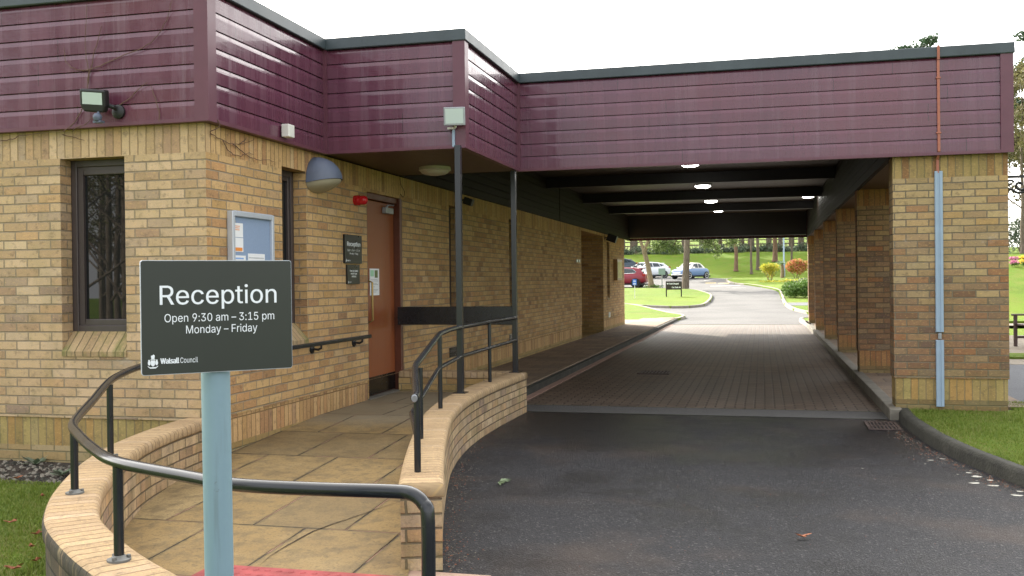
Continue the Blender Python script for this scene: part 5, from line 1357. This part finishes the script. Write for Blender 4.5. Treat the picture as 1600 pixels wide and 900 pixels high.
# the two trees on the grass island
def forked(x, y):
    t = thing('tree', 'pale forked tree on the grass island between the red and white cars', 'tree', (x, y, T(x, y) + .05)); b0 = Vector((x, y, T(x, y) + .05)); m = MB(); tips = []
    m.tube([b0, b0 + Vector((-.02, 0, .35)), b0 + Vector((-.22, 0, 1.6)), b0 + Vector((-.50, 0, 2.65))], [.30, .20, .165, .16], 10, cap=False)
    k = b0 + Vector((-.46, 0, 2.5))
    for e, r in (((-1.25, .2, 4.3), .11), ((.12, -.2, 4.4), .12)):
        e = b0 + Vector(e); m.tube([k, (k + e) / 2 + Vector((.06, 0, .1)), e], [.14, r, r * .8], 8, cap=False)
        for a in range(4): limb(m, e, (math.cos(a * 1.7), math.sin(a * 1.7), .9), 2.4, r * .6, 2, tips)
    e = b0 + Vector((1.0, .1, 4.4)); m.tube([b0 + Vector((.0, -.1, 3.6)), e], [.07, .05], 6); limb(m, e, (.6, 0, .8), 1.8, .045, 2, tips)
    m.build('trunk', M['bark_pale'], t, smooth=True); leaf_cloud('crown', [(q.x, q.y, q.z, .4, .4, .3) for q in tips], 900, .05, .10, M['twig_leaf'], t)
    m = MB()
    leaf_cloud('suckers', [(b0.x + .15, b0.y - .1, b0.z + .12, .75, .45, .16)], 260, .05, .1, M['hedge'], t)
forked(-7.55, 69.2)
tree('stout straight grey trunk on the grass island in front of the blue car', -4.85, 64.2, 10.5, .235, M['bark'], M['needle_light'], 2600, (.12, .24), 'pine', lean=(.55, 0), crown0=.55)
# feathery sprays hanging from its lower limbs, seen against the bank
SP = [(-6.35, 66.5, 3.9, 1.0, .5, .45), (-6.9, 67, 3.55, .7, .4, .35), (-5.75, 66, 3.6, .6, .4, .5), (-3.4, 65.5, 3.9, .7, .4, .5), (-2.9, 66, 3.3, .35, .3, .55), (-3.9, 65, 4.2, 1.0, .5, .3), (-1.9, 66, 3.9, .6, .4, .35)]
t = thing('conifer_spray', 'light green hanging conifer branch spreading beside the stout trunk', 'branch', (-4.9, 64.6, 4.4))
m = MB()
for c in SP: m.tube(catmull([(-4.55, 64.3, 4.9), ((-4.55 + c[0]) / 2, 65.2, 4.75), (c[0], c[1], c[2])], 4), [.05 - .003 * i for i in range(9)], 5)
m.build('limb', M['bark'], t, smooth=True); leaf_cloud('foliage', SP, 2400, .06, .13, M['needle_light'], t, droop=.5)

# trees on the bank, each its own trunk
BANK = [(-2.43, 93.45, .19, 'bark_red', 'reddish trunk on the bank, nearest the blue car', 0), (-1.03, 91.65, .12, 'bark', 'slim pale based trunk on the bank beside the reddish one', 0), (-.48, 94.12, .165, 'bark', 'brown trunk on the bank between the slim trunk and the lamp post', 0),
        (1.12, 99.39, .25, 'bark_red', 'thick reddish trunk high on the bank just before the lamp post', 0), (2.6, 97.2, .10, 'bark', 'thin dark trunk on the bank just past the lamp post', 0), (-15.5, 98, .26, 'bark', 'brown trunk on the bank behind the parked cars', 0), (5.2, 97, .25, 'bark_red', 'reddish bank trunk hidden beyond the red bush', 0)]
for x, y, r, bk, lb, _ in BANK: tree(lb, x, y, random.uniform(11, 13), r, M[bk], M['pine'], 1300, (.16, .32), 'pine', 'trees standing on the grass bank', crown0=.55)
# woodland line at the top of the bank: five grown, then copied
GW = 'woodland trees along the top of the bank'; LW = 'dark trunk in the woodland line along the top of the bank'
protos = [tree(LW, 0, 0, 13 + i, .26 + .05 * (i % 3), M['bark'], M['pine'] if i % 2 else M['twig_leaf'], 1000, (.2, .4), 'pine' if i % 2 else 'bare', GW, z=0, crown0=.42) for i in range(4)]
wl = []
random.seed(21)
for i in range(34):
    x = -24 + i * 1.28 + random.uniform(-.5, .5); y = random.uniform(111, 128); wl.append((x, y))
for i, (x, y) in enumerate(wl):
    z = T(x, y) - .1
    if i < 4: protos[i].location = (x, y, z); protos[i].rotation_euler = (0, 0, random.uniform(0, 6))
    else: dup(protos[i % 4], (x, y, z), random.uniform(0, 6), LW, GW)
GS = 'ivy covered shrubs under the woodland line'; LS = 'low dark evergreen shrub under the woodland line'
sp0 = []
for k in range(3):
    t = thing('shrub', LS, 'shrub', (0, 0, 0), GS)
    leaf_cloud('foliage', [(random.uniform(-1, 1), random.uniform(-.5, .5), random.uniform(.15, .5 + .2 * k), random.uniform(.4, .8), .6, random.uniform(.22, .42)) for _ in range(7)], 620, .08, .17, M['ivy'], t)
    m = MB(); [limb(m, (random.uniform(-.6, .6), 0, 0), (random.uniform(-.4, .4), 0, 1), 1.0, .03, 1, []) for _ in range(4)]; m.build('stem', M['bark'], t); sp0.append(t)
for i in range(30):
    x = -22 + i * 1.2 + random.uniform(-.4, .4); y = 107.5 + random.uniform(-1, 1.6) + (1.5 if x > -4 else 0); z = T(x, y) - .1
    if i < 3: sp0[i].location = (x, y, z)
    else: dup(sp0[i % 3], (x, y, z), random.uniform(0, 6), LS, GS)
t = thing('wooden_fence', 'weathered timber post and rail fence along the top of the bank', 'fence', (-4, 110.5, T(-4, 110.5)))
for i in range(27):
    x = -22 + i * 1.4; z = T(x, 110.5); m = MB(); m.box(x - .06, x + .06, 110.44, 110.56, z - .1, z + 1.75); m.build('post', M['timber'], t)
for dz in (.75, 1.2, 1.6):
    m = MB()
    for i in range(13):
        x0, x1 = -22 + i * 2.8, -22 + (i + 1) * 2.8; za, zb = T(x0, 110.5) + dz, T(x1, 110.5) + dz
        m.mesh([(x0, 110.38, za - .06), (x1, 110.38, zb - .06), (x1, 110.38, zb + .06), (x0, 110.38, za + .06), (x0, 110.43, za - .06), (x1, 110.43, zb - .06), (x1, 110.43, zb + .06), (x0, 110.43, za + .06)], [(0, 1, 2, 3), (7, 6, 5, 4), (0, 4, 5, 1), (3, 2, 6, 7), (0, 3, 7, 4), (1, 5, 6, 2)])
    m.build('rail', M['timber'], t)

# bushes on the verge
def bush(name, label, x, y, parts, n, s, mat, stems=5, stem_h=.6, dz=.05):
    z = T(x, y) + dz; t = thing(name, label, 'bush', (x, y, z))
    leaf_cloud('foliage', [(x + a, y + b_, z + c, rx, ry, rz) for a, b_, c, rx, ry, rz in parts], n, s * .7, s * 1.4, mat, t)
    if stems:
        m = MB()
        for k in range(stems): a = k * 6.283 / stems; m.tube([(x + .1 * math.cos(a), y + .1 * math.sin(a), z - .05), (x + .22 * math.cos(a), y + .22 * math.sin(a), z + stem_h * .6), (x + .55 * math.cos(a), y + .4 * math.sin(a), z + stem_h * 1.3)], [.035, .028, .015], 5)
        m.build('stem', M['bark_pale'], t)
bush('bush', 'yellow green bush on bare stems at the verge, left of the palm like plant', .49, 78.6, [(-.35, 0, 1.0, .45, .45, .35), (.3, 0, 1.05, .5, .45, .33), (0, .2, .85, .5, .4, .35), (-.05, -.2, 1.15, .4, .4, .25), (.05, -.1, .55, .35, .3, .3)], 1300, .075, M['bush_yellow'], 6)
bush('bush', 'round red and orange leaved bush at the right of the verge', 2.50, 80.8, [(-.2, 0, 1.05, .6, .5, .5), (.4, 0, 1.0, .55, .5, .45), (.1, -.25, .75, .6, .4, .4), (-.45, -.1, .95, .4, .4, .35), (.1, .1, 1.4, .45, .4, .25), (.75, .1, 1.1, .35, .35, .35)], 2200, .085, M['bush_red'], 5, .45)
t = thing('palm_plant', 'blue green palm like plant with a brown stem before the lamp post', 'plant', (1.46, 82, T(1.46, 82)))
m = MB(); m.tube([(1.46, 82, T(1.46, 82)), (1.5, 82, T(1.46, 82) + .6), (1.46, 82, T(1.46, 82) + 1.15)], [.16, .15, .12], 8); m.build('stem', M['bark_pale'], t)
m = MB(); c0 = Vector((1.46, 82, T(1.46, 82) + 1.15))
for k in range(34):
    a = k * 2.4; L = random.uniform(.55, .8); d = Vector((math.cos(a), math.sin(a), 0)); e = Vector((-d.y, d.x, 0)) * .035; hgt = random.uniform(.1, .35); P = [c0 + d * L * f + Vector((0, 0, hgt * math.sin(f * 2.6))) for f in (0, .35, .7, 1)]
    for i in range(3): m.face([P[i] - e * (1 - i * .25), P[i] + e * (1 - i * .25), P[i + 1] + e * (.75 - i * .25), P[i + 1] - e * (.75 - i * .25)])
m.build('fronds', M['fern'], t)
bush('hedge', 'clipped dark green hedge by the kerb at the end of the canopy', 2.32, 50.0, [(-1.0, 0, .40, .50, .8, .40), (-.1, 0, .48, .75, .8, .45), (.8, 0, .48, .75, .8, .45), (-.5, -.5, .38, .6, .4, .35), (1.6, 0, .48, .7, .8, .45), (.3, -.5, .38, .7, .4, .36)], 12000, .055, M['hedge'], 3, .2, .1)
bush('shrub', 'low grey green shrub just behind the clipped hedge', 2.6, 62.0, [(-.9, 0, .25, .5, .5, .3), (-.1, .1, .35, .7, .5, .35), (.8, 0, .35, .7, .5, .35)], 1300, .06, M['ivy'], 3, .2, .1)
bush('shrub', 'low leafy plants in the bed below the yellow green bush', 1.2, 76.0, [(-.8, 0, .1, .8, .6, .14), (.6, 0, .12, .8, .6, .16), (1.8, 0, .15, .9, .6, .2)], 700, .07, M['bush_yellow'], 0)

# planting seen past the right end of the canopy
GP = 'pines past the right end of the canopy'
tree('tall blue green pine standing past the right end of the canopy', 15.3, 61.5, 12.6, .3, M['bark_red'], M['pine'], 7000, (.10, .22), 'pine', GP, crown0=.42)
tree('second pine just behind the tall one, past the right end of the canopy', 19.0, 70, 13.6, .32, M['bark_red'], M['pine'], 5000, (.12, .24), 'pine', GP, crown0=.4)
tree('pine whose tip just shows above the canopy roof', 9.75, 66.5, 13.4, .20, M['bark'], M['pine'], 4500, (.12, .24), 'pine', GP, crown0=.62)
GB = 'bare trees past the right end of the canopy'
for i, (x, y, h) in enumerate([(12.4, 53.5, 8.5), (13.6, 56, 9), (15.2, 58.5, 8), (11.8, 60, 8.5)]):
    tree(['leafless budding tree nearest the front pier, past the canopy end', 'leafless tree with a dark trunk among the pines on the right', 'leafless tree farther right among the pines', 'leafless tree behind the others past the canopy end'][i], x, y, h, .11, M['bark'], M['twig_leaf'], 6500, (.06, .14), 'bare', GB, crown0=.16)
for i in range(7):
    x, y = 10.5 + i * 1.3, 55.5 + (i % 3) * .7
    bush('shrub', ['dark shrub at the head of the memorial lawn', 'second dark shrub along the head of the memorial lawn', 'third dark shrub along the head of the memorial lawn', 'fourth dark shrub along the memorial lawn', 'fifth dark shrub along the memorial lawn', 'sixth dark shrub along the memorial lawn', 'last dark shrub on the right of the memorial lawn'][i], x, y, [(-.4, 0, .7, .8, .6, .8), (.4, .1, .9, .8, .6, .95), (0, .2, 1.5, .6, .5, .6)], 1500, .08, M['ivy'], 3, .5)
FL = [('pink', (.62, .22, .38)), ('yellow', (.85, .62, .08)), ('white', (.85, .83, .80)), ('red', (.62, .03, .06)), ('purple', (.40, .14, .55))]
for k, (nm, colr) in enumerate(FL * 2):
    x, y = 10.55 + (k % 5) * .42 + (k // 5) * .2, 47.0 + (k // 5) * 1.0 + (k % 5) * .15; z = T(x, y)
    t = thing('bouquet', f'{nm} flowers laid on the memorial lawn, {"front" if k < 5 else "back"} row', 'flowers', (x, y, z))
    key = 'petal ' + nm
    if key not in M: M[key] = leafm(key, [tuple(c * .8 for c in colr), colr], .3)
    leaf_cloud('blooms', [(x, y, z + .14, .22, .18, .10)], 130, .035, .06, M[key], t); leaf_cloud('foliage', [(x, y, z + .06, .2, .18, .08)], 60, .04, .08, M['hedge'], t)

# bench on the terrace
t = thing('park_bench', 'dark brown slatted timber bench on the terrace beside the front pier', 'bench', (5.35, 21.4, .066))
BR = Matrix.Rotation(RAD(-78), 3, 'Z'); BO = Vector((5.35, 21.3, .066))
def bb(name, x0, x1, y0, y1, z0, z1, par=t, rot=None):
    m = MB(); m.box(x0, x1, y0, y1, z0, z1, rot=rot); m.v = [tuple(BO + BR @ Vector(v)) for v in m.v]; return m.build(name, M['bench'], par, bevel=.006)
m = MB()
for i in range(4): m.box(-.74, .74, -.26 + i * .125, -.16 + i * .125, .425, .455)
m.v = [tuple(BO + BR @ Vector(v)) for v in m.v]; m.build('seat', M['bench'], t)
m = MB()
for i in range(13): x = -.66 + i * .11; m.box(x - .025, x + .025, .255, .28, .46, .90)
m.box(-.74, .74, .25, .29, .90, .98)
m.v = [tuple(BO + BR @ Vector((v[0], v[1] + (v[2] - .45) * .22, v[2]))) for v in m.v]; m.build('backrest', M['bench'], t)
for sx in (-.76, .70):
    bb('leg', sx, sx + .06, -.29, -.23, 0, .62); bb('leg', sx, sx + .06, .24, .30, 0, .46); bb('armrest', sx - .01, sx + .07, -.33, .30, .62, .655)
    bb('stretcher', sx + .01, sx + .05, -.23, .24, .16, .21)

# ------------------------------------------------------------------ signs and lamp post beyond the canopy
def post_sign(name, label, x, y, pw, z0, z1, mat, cat='sign', post=.03, ppos=None, pm=None, rz=0):
    z = T(x, y) + .05; t = thing(name, label, cat, (x, y, z))
    m = MB(); m.box(x - pw / 2, x + pw / 2, y - .02, y + .005, z + z0, z + z1); m.build('panel', mat, t, bevel=.004)
    for px in (ppos if ppos is not None else (-pw / 2 + post / 2, pw / 2 - post / 2)):
        m = MB(); m.box(x + px - post, x + px + post, y + .006, y + .006 + post * 2, z - .1, z + z1 - .01); m.build('post', pm or mat, t)
    return t, Vector((x - pw / 2, y - .021, z))
t, og = post_sign('direction_sign', 'dark East Chapel and Car Park sign on two posts on the grass island', -4.50, 51.8, .80, .42, .86, M['sign_dark'])
UXs, NXs = Vector((1, 0, 0)), Vector((0, -1, 0))
fit('East Chapel', 'lettering', t, og, UXs, NXs, .17, .66, .695, .075, bold=.004, proud=.004); fit('Car Park', 'lettering', t, og, UXs, NXs, .30, .64, .505, .075, bold=.004, proud=.004)
m = MB()
for u, z, s in ((.09, .73, -1), (.71, .54, 1)): m.face([og + UXs * (u + a * s) + UZ * (z + b_) + NXs * .004 for a, b_ in ((.05, 0), (0, .045), (0, .018), (-.05, .018), (-.05, -.018), (0, -.018), (0, -.045))][:: (1 if s > 0 else -1)])
m.build('arrow', M['letter'], t)
t, og = post_sign('small_sign', 'small blue sign on a thin white stake by the red car', -6.35, 50.4, .20, .72, 1.02, M['blue_sign'], post=.014, ppos=(0.0,), pm=M['white'])
m = MB()
for z, w in ((.93, .12), (.88, .13), (.79, .14), (.76, .14)): m.face([og + UXs * (.1 + a) + UZ * q + NXs * .003 for a, q in ((-w / 2, z), (w / 2, z), (w / 2, z + .022), (-w / 2, z + .022))])
m.build('print', M['letter'], t)
post_sign('road_sign', 'grey green back of a sign on a single pole beside the white car', -6.55, 66.5, .46, .95, 1.38, M['sign_back'], post=.03, ppos=(0.0,), pm=M['steel'])
t = thing('lamp_post', 'slim pale grey lamp post on the bank beyond the bushes', 'lamp post', (1.73, 88.2, T(1.73, 88.2)))
z = T(1.73, 88.2); m = MB(); m.lathe([(.10, 0), (.10, 1.2), (.07, 1.25), (.055, 6.5)], (1.73, 88.2, z), n=10); m.build('post', M['conduit'], t, smooth=True)
m = MB(); m.box(1.55, 1.91, 87.85, 88.3, z + 6.5, z + 6.62); m.build('lantern', M['lamp_grey'], t, bevel=.03)

# ------------------------------------------------------------------ parked cars
def car(label, loc, rz, spec):
    """spec: L, W, stations [(x, half width, z low, z belt)], cabin [(x, z)], paint, roof paint, wheels, glazing"""
    t = thing('parked_car', label, 'car', (0, 0, 0), 'cars parked beyond the canopy'); Wd = spec['W'] / 2; st = spec['st']; P = M[spec['paint']]
    m = MB(); rings = []
    for x, w, zl, zb in st:
        hh = zb - zl
        ring = [(x, w * .80, zl), (x, w * .97, zl + hh * .12), (x, w, zl + hh * .45), (x, w * .985, zl + hh * .78), (x, w * .92, zb - .015), (x, w * .72, zb + spec.get('crown', .03)), (x, 0, zb + spec.get('crown', .03) * 1.5)]
        rings.append(ring + [(a, -b_, c) for a, b_, c in ring[-2::-1]])
    n = len(rings[0]); V = [p for r in rings for p in r]
    Fc = [(i * n + k, i * n + k + 1, (i + 1) * n + k + 1, (i + 1) * n + k) for i in range(len(rings) - 1) for k in range(n - 1)]
    Fc += [((i + 1) * n, (i + 1) * n + n - 1, i * n + n - 1, i * n) for i in range(len(rings) - 1)]
    Fc += [tuple(range(n)), tuple(reversed(range((len(rings) - 1) * n, len(rings) * n)))]
    m.mesh(V, Fc); bo = m.build('body', P, t, smooth=True)
    s = bo.modifiers.new('sub', 'SUBSURF'); s.levels = s.render_levels = 1
    # cabin: side planes lean inwards
    cab = spec['cab']; zb0 = min(z for _, z in cab); zr = max(z for _, z in cab); wb, wr = Wd * spec.get('wb', .90), Wd * spec.get('wr', .66)
    ys = lambda z: wb + (wr - wb) * (z - zb0) / (zr - zb0)
    m = MB(); nn = len(cab); A = [(x, ys(z), z) for x, z in cab]; B_ = [(x, -ys(z), z) for x, z in cab]
    m.mesh(A + B_, [tuple(range(nn)), tuple(reversed(range(nn, 2 * nn)))] + [(i, nn + i, nn + (i + 1) % nn, (i + 1) % nn) for i in range(nn)])
    m.build('roof', M[spec.get('roofpaint', spec['paint'])], t, bevel=.035, smooth=True)
    for sgn in (1, -1):
        for poly in spec['side']:
            g = MB(); Q = [(x, sgn * (ys(z) + .004), z) for x, z in poly]; g.face(Q if sgn > 0 else Q[::-1]); g.build('window', M['car_glass'], t)
            if spec.get('chrome'):
                c = MB(); c.tube([(x, sgn * (ys(z) + .006), z) for x, z in poly] + [(poly[0][0], sgn * (ys(poly[0][1]) + .006), poly[0][1])], .014, 5); c.build('window_trim', M['chrome'], t)
    for (xa, za), (xb, zb_) in (spec['screen'], spec['rear']):
        d = Vector((xb - xa, 0, zb_ - za)); nrm = Vector((d.z, 0, -d.x)).normalized() * (.006 if spec['screen'][0] == (xa, za) else -.006); k = .10
        P0 = Vector((xa, 0, za)) + d * k + nrm; P1 = Vector((xb, 0, zb_)) - d * k * .7 + nrm
        g = MB(); g.face([(P0.x, ys(P0.z) - .07, P0.z), (P1.x, ys(P1.z) - .07, P1.z), (P1.x, -ys(P1.z) + .07, P1.z), (P0.x, -ys(P0.z) + .07, P0.z)]); g.build('windscreen' if spec['screen'][0] == (xa, za) else 'rear_window', M['car_glass'], t)
    rw = spec['rw']
    for wx in spec['wheels']:
        for sgn in (1, -1):
            y = sgn * (Wd - .005)
            a = MB(); a.lathe([(rw * 1.14, -.10), (rw * 1.14, .012), (rw * 1.02, .012)][::1], (wx, y, rw), axis=(0, sgn, 0), n=22); a.build('wheel_arch', M['car_under'], t)
            tm = MB(); tm.lathe([(rw * .5, -.18), (rw * .96, -.18), (rw, -.15), (rw, .00), (rw * .95, .028), (rw * .68, .030)], (wx, y, rw), axis=(0, sgn, 0), n=24); w = tm.build('wheel', M['tyre'], t, smooth=True)
            r_ = MB(); k_w = .80 if spec['rim'] == 'rim_white' else .68; r_.lathe([(rw * k_w, .026), (rw * (k_w - .02), .036), (rw * .60, .026), (rw * .16, .022), (rw * .14, .036), (.01, .036)], (wx, y, rw), axis=(0, sgn, 0), n=24); r_.build('rim', M[spec['rim']], w, smooth=True)
            if spec['rim'] != 'rim_white':
                h = MB()
                for q in range(5):
                    aa = q * 1.2566 + .3; h.face([(wx + rr * math.cos(aa + da), y + sgn * .037, rw + rr * math.sin(aa + da)) for rr, da in ((rw * .22, -.3), (rw * .58, -.36), (rw * .58, .36), (rw * .22, .3))])
                h.build('spoke_gap', M['tyre'], w)
    fx, rxx = st[-1][0], st[0][0]
    for sgn in (1, -1):
        hx, hy, hz, hr = spec['head']; h = MB()
        if spec.get('round'): h.lathe([(hr * 1.15, -.05), (hr * 1.15, .01), (hr, .03), (hr * .5, .05), (.01, .055)], (hx, sgn * hy, hz), axis=(1, sgn * .12, .1), n=18)
        else: h.obox((hx, sgn * hy, hz), (.10, -sgn * .07, 0), (0, .05, 0), (0, 0, hr))
        h.build('headlight', M['head'], t, smooth=bool(spec.get('round')))
        q = MB(); tx, ty, tz, tw, th = spec['tail']; q.obox((tx, sgn * ty, tz), (.10, sgn * .03, 0), (0, tw, 0), (0, 0, th)); q.build('tail_light', M['tail'], t, bevel=.02)
        q = MB(); mx, mz = spec['mirror']; q.obox((mx, sgn * (Wd + .06), mz), (.05, 0, 0), (0, .09, 0), (0, 0, .06)); q.build('mirror', M[spec.get('mirrorm', spec['paint'])], t, bevel=.03)
        q = MB(); q.box(st[1][0], st[-2][0], sgn * Wd * .95 - .02, sgn * Wd * .95 + .02, .17, .27); q.build('sill', M['car_under'], t)
    g = MB(); g.box(fx - .02, fx + .03, -.42, .42, spec['grille'][0], spec['grille'][1]); g.build('grille', M[spec.get('grillem', 'car_under')], t, bevel=.02)
    g = MB(); g.box(fx + .03, fx + .042, -.26, .26, spec['pl'], spec['pl'] + .11); g.build('number_plate', M['plate'], t)
    g = MB(); g.box(rxx - .035, rxx - .02, -.26, .26, spec['pl'] + .3, spec['pl'] + .41); g.build('number_plate', M['plate_yellow'], t)
    if spec.get('bumper'):
        for x in (fx - .02, rxx + .02):
            c = MB(); sg = 1 if x > 0 else -1; c.tube(catmull([(x - sg * .25, -Wd * .93, .36), (x + sg * .04, -Wd * .6, .36), (x + sg * .07, 0, .36), (x + sg * .04, Wd * .6, .36), (x - sg * .25, Wd * .93, .36)], 4), .045, 8); c.build('bumper', M[spec['bumper']], t, smooth=True)
    if spec.get('spoiler'):
        c = MB(); sx, sz = spec['spoiler']; c.box(sx - .16, sx + .12, -wr * .95, wr * .95, sz - .02, sz + .03); c.build('spoiler', P, t, bevel=.012)
    t.location = loc; t.rotation_euler = (0, 0, rz)
    return t
RETRO = dict(L=3.74, W=1.63, paint='paint_blue', roofpaint='paint_cream', rim='rim_white', rw=.285, wheels=(-1.14, 1.16), crown=.045, wb=.86, wr=.66,
    st=[(-1.86, .50, .30, .66), (-1.72, .68, .24, .80), (-1.35, .80, .20, .90), (-.6, .815, .20, .90), (.3, .81, .20, .885), (.85, .80, .20, .86), (1.35, .79, .22, .82), (1.68, .70, .26, .74), (1.84, .52, .30, .62)],
    cab=[(-1.18, .86), (-1.02, 1.05), (-.84, 1.21), (-.58, 1.33), (-.25, 1.375), (.05, 1.37), (.26, 1.34), (.38, 1.29), (.82, .86)], side=[[(.62, .93), (.32, 1.24), (-.16, 1.29), (-.20, .93)], [(-.26, .93), (-.24, 1.28), (-.56, 1.24), (-.80, .95)]],
    screen=((.80, .86), (.36, 1.31)), rear=((-1.12, .86), (-.70, 1.27)), head=(1.62, .60, .64, .105), round=True, tail=(-1.70, .60, .62, .05, .05), mirror=(.62, .95), mirrorm='paint_cream', grille=(.44, .60), grillem='chrome', pl=.30, bumper='paint_cream', chrome=False)
HATCH = dict(L=4.5, W=1.80, paint='paint_white', rim='rim', rw=.325, wheels=(-1.33, 1.36), crown=.02, wb=.93, wr=.66,
    st=[(-2.18, .68, .42, .88), (-2.10, .82, .30, .98), (-1.75, .89, .24, 1.02), (-.8, .90, .22, .99), (.3, .90, .22, .95), (1.0, .89, .22, .90), (1.6, .87, .24, .80), (2.05, .76, .28, .70), (2.24, .56, .34, .60)],
    cab=[(-1.98, .98), (-1.60, 1.24), (-.90, 1.41), (-.1, 1.45), (.35, 1.40), (1.22, .90)], side=[[(.92, 1.0), (.34, 1.33), (-.12, 1.36), (-.14, 1.01)], [(-.20, 1.01), (-.18, 1.36), (-.80, 1.33), (-.98, 1.04)], [(-1.04, 1.05), (-.86, 1.32), (-1.48, 1.17)]],
    screen=((1.22, .90), (.35, 1.40)), rear=((-1.98, .98), (-1.10, 1.37)), head=(1.98, .62, .68, .06), tail=(-2.02, .66, .99, .16, .05), mirror=(.85, 1.0), grille=(.42, .56), pl=.40, spoiler=(-1.45, 1.33))
SMALL = dict(HATCH); SMALL.update(L=4.0, W=1.74, paint='paint_red', rim='rim_dark', rw=.31, wheels=(-1.22, 1.24), chrome=True,
    st=[(-1.93, .66, .42, .90), (-1.86, .80, .30, .98), (-1.5, .86, .24, 1.0), (-.7, .87, .22, .97), (.3, .87, .22, .94), (.95, .86, .22, .90), (1.5, .84, .24, .82), (1.88, .72, .28, .70), (2.02, .52, .34, .60)],
    cab=[(-1.80, .96), (-1.52, 1.34), (-1.0, 1.44), (-.2, 1.47), (.25, 1.42), (1.15, .88)], side=[[(.86, .98), (.26, 1.34), (-.14, 1.37), (-.16, .99)], [(-.22, .99), (-.20, 1.37), (-.98, 1.32), (-1.26, 1.12), (-1.16, 1.02)]],
    screen=((1.15, .88), (.25, 1.42)), rear=((-1.80, .96), (-1.52, 1.34)), head=(1.78, .60, .70, .06), tail=(-1.80, .66, .88, .12, .09), mirror=(.8, .98), spoiler=(-1.5, 1.37))
NAVY = dict(HATCH); NAVY.update(paint='paint_navy')
ZR = lambda x, y: T(x, y) + .012
car('pale blue retro car with cream roof and white wheels, right of the parked row', (-5.98, 85.2, ZR(-5.98, 85.2) - .02), RAD(-124), RETRO)
car('white hatchback parked between the forked tree and the pale blue car', (-10.0, 87.6, ZR(-10.0, 87.6) - .02), RAD(-136), HATCH)
car('dark red hatchback in front, its tail showing past the wall corner', (-10.05, 72.0, ZR(-10.05, 72.0)), RAD(176), SMALL)
car('dark blue grey car farthest left, half hidden behind the white one', (-13.6, 93.2, ZR(-13.6, 93.2) - .1), RAD(-136), NAVY)

# ------------------------------------------------------------------ what stands behind the photographer, seen mirrored in the window
GR = 'bare trees across the drive, mirrored in the window'; LRr = 'leafless tree across the lawn behind the viewer, mirrored in the dark window'
random.seed(5)
mt = [tree(LRr, 0, 0, h, .10, M['bark'], M['twig_leaf'], 2200, (.05, .11), 'bare', GR, z=-.05, crown0=.12) for h in (9, 11, 10)]
for i in range(14):
    k = random.uniform(9, 26); x, y = -5.2 - .74 * k * 1.06 + random.uniform(-3.2, 2.2), 7.03 - k * 1.06 - 2
    if i < 3: mt[i].location = (x, y, -.05)
    else: dup(mt[i % 3], (x, y, -.05), random.uniform(0, 6), LRr, GR)
# grit washed against the kerb and the wall foot
P_ = catmull([(x, y, 0) for x, y in kp[1:8]], 10); m = MB()
def pebble(x, y, z, r, mi):
    a0 = random.uniform(0, 6); ring = [(x + r * math.cos(a0 + a), y + r * math.sin(a0 + a) * .8, z) for a in (0, 1.26, 2.5, 3.8, 5.0)]
    m.mesh(ring + [(x, y, z + r * .7)], [(k, (k + 1) % 5, 5) for k in range(5)], mi)
for k in range(900):
    q = random.choice(P_); t_ = abs(random.gauss(0, .09)); pebble(q.x - .01 - t_ + random.uniform(-.06, .0), q.y + random.uniform(-.1, .1), .002, random.uniform(.002, .006), random.randrange(3))
W_ = catmull([(x, y, 0) for x, y in RC], 10)
for k in range(700):
    q = random.choice(W_); t_ = abs(random.gauss(0, .08)); pebble(q.x + .12 + t_, q.y + random.uniform(-.08, .08), .002, random.uniform(.002, .006), random.randrange(3))
for k in range(500): pebble(random.uniform(-1.2, 1.3), random.uniform(4.4, 11), .002, random.uniform(.0015, .004), random.randrange(3))
m.build('grit', [M['concrete'], M['concrete_pale'], M['leaf_brown']])['kind'] = 'stuff'
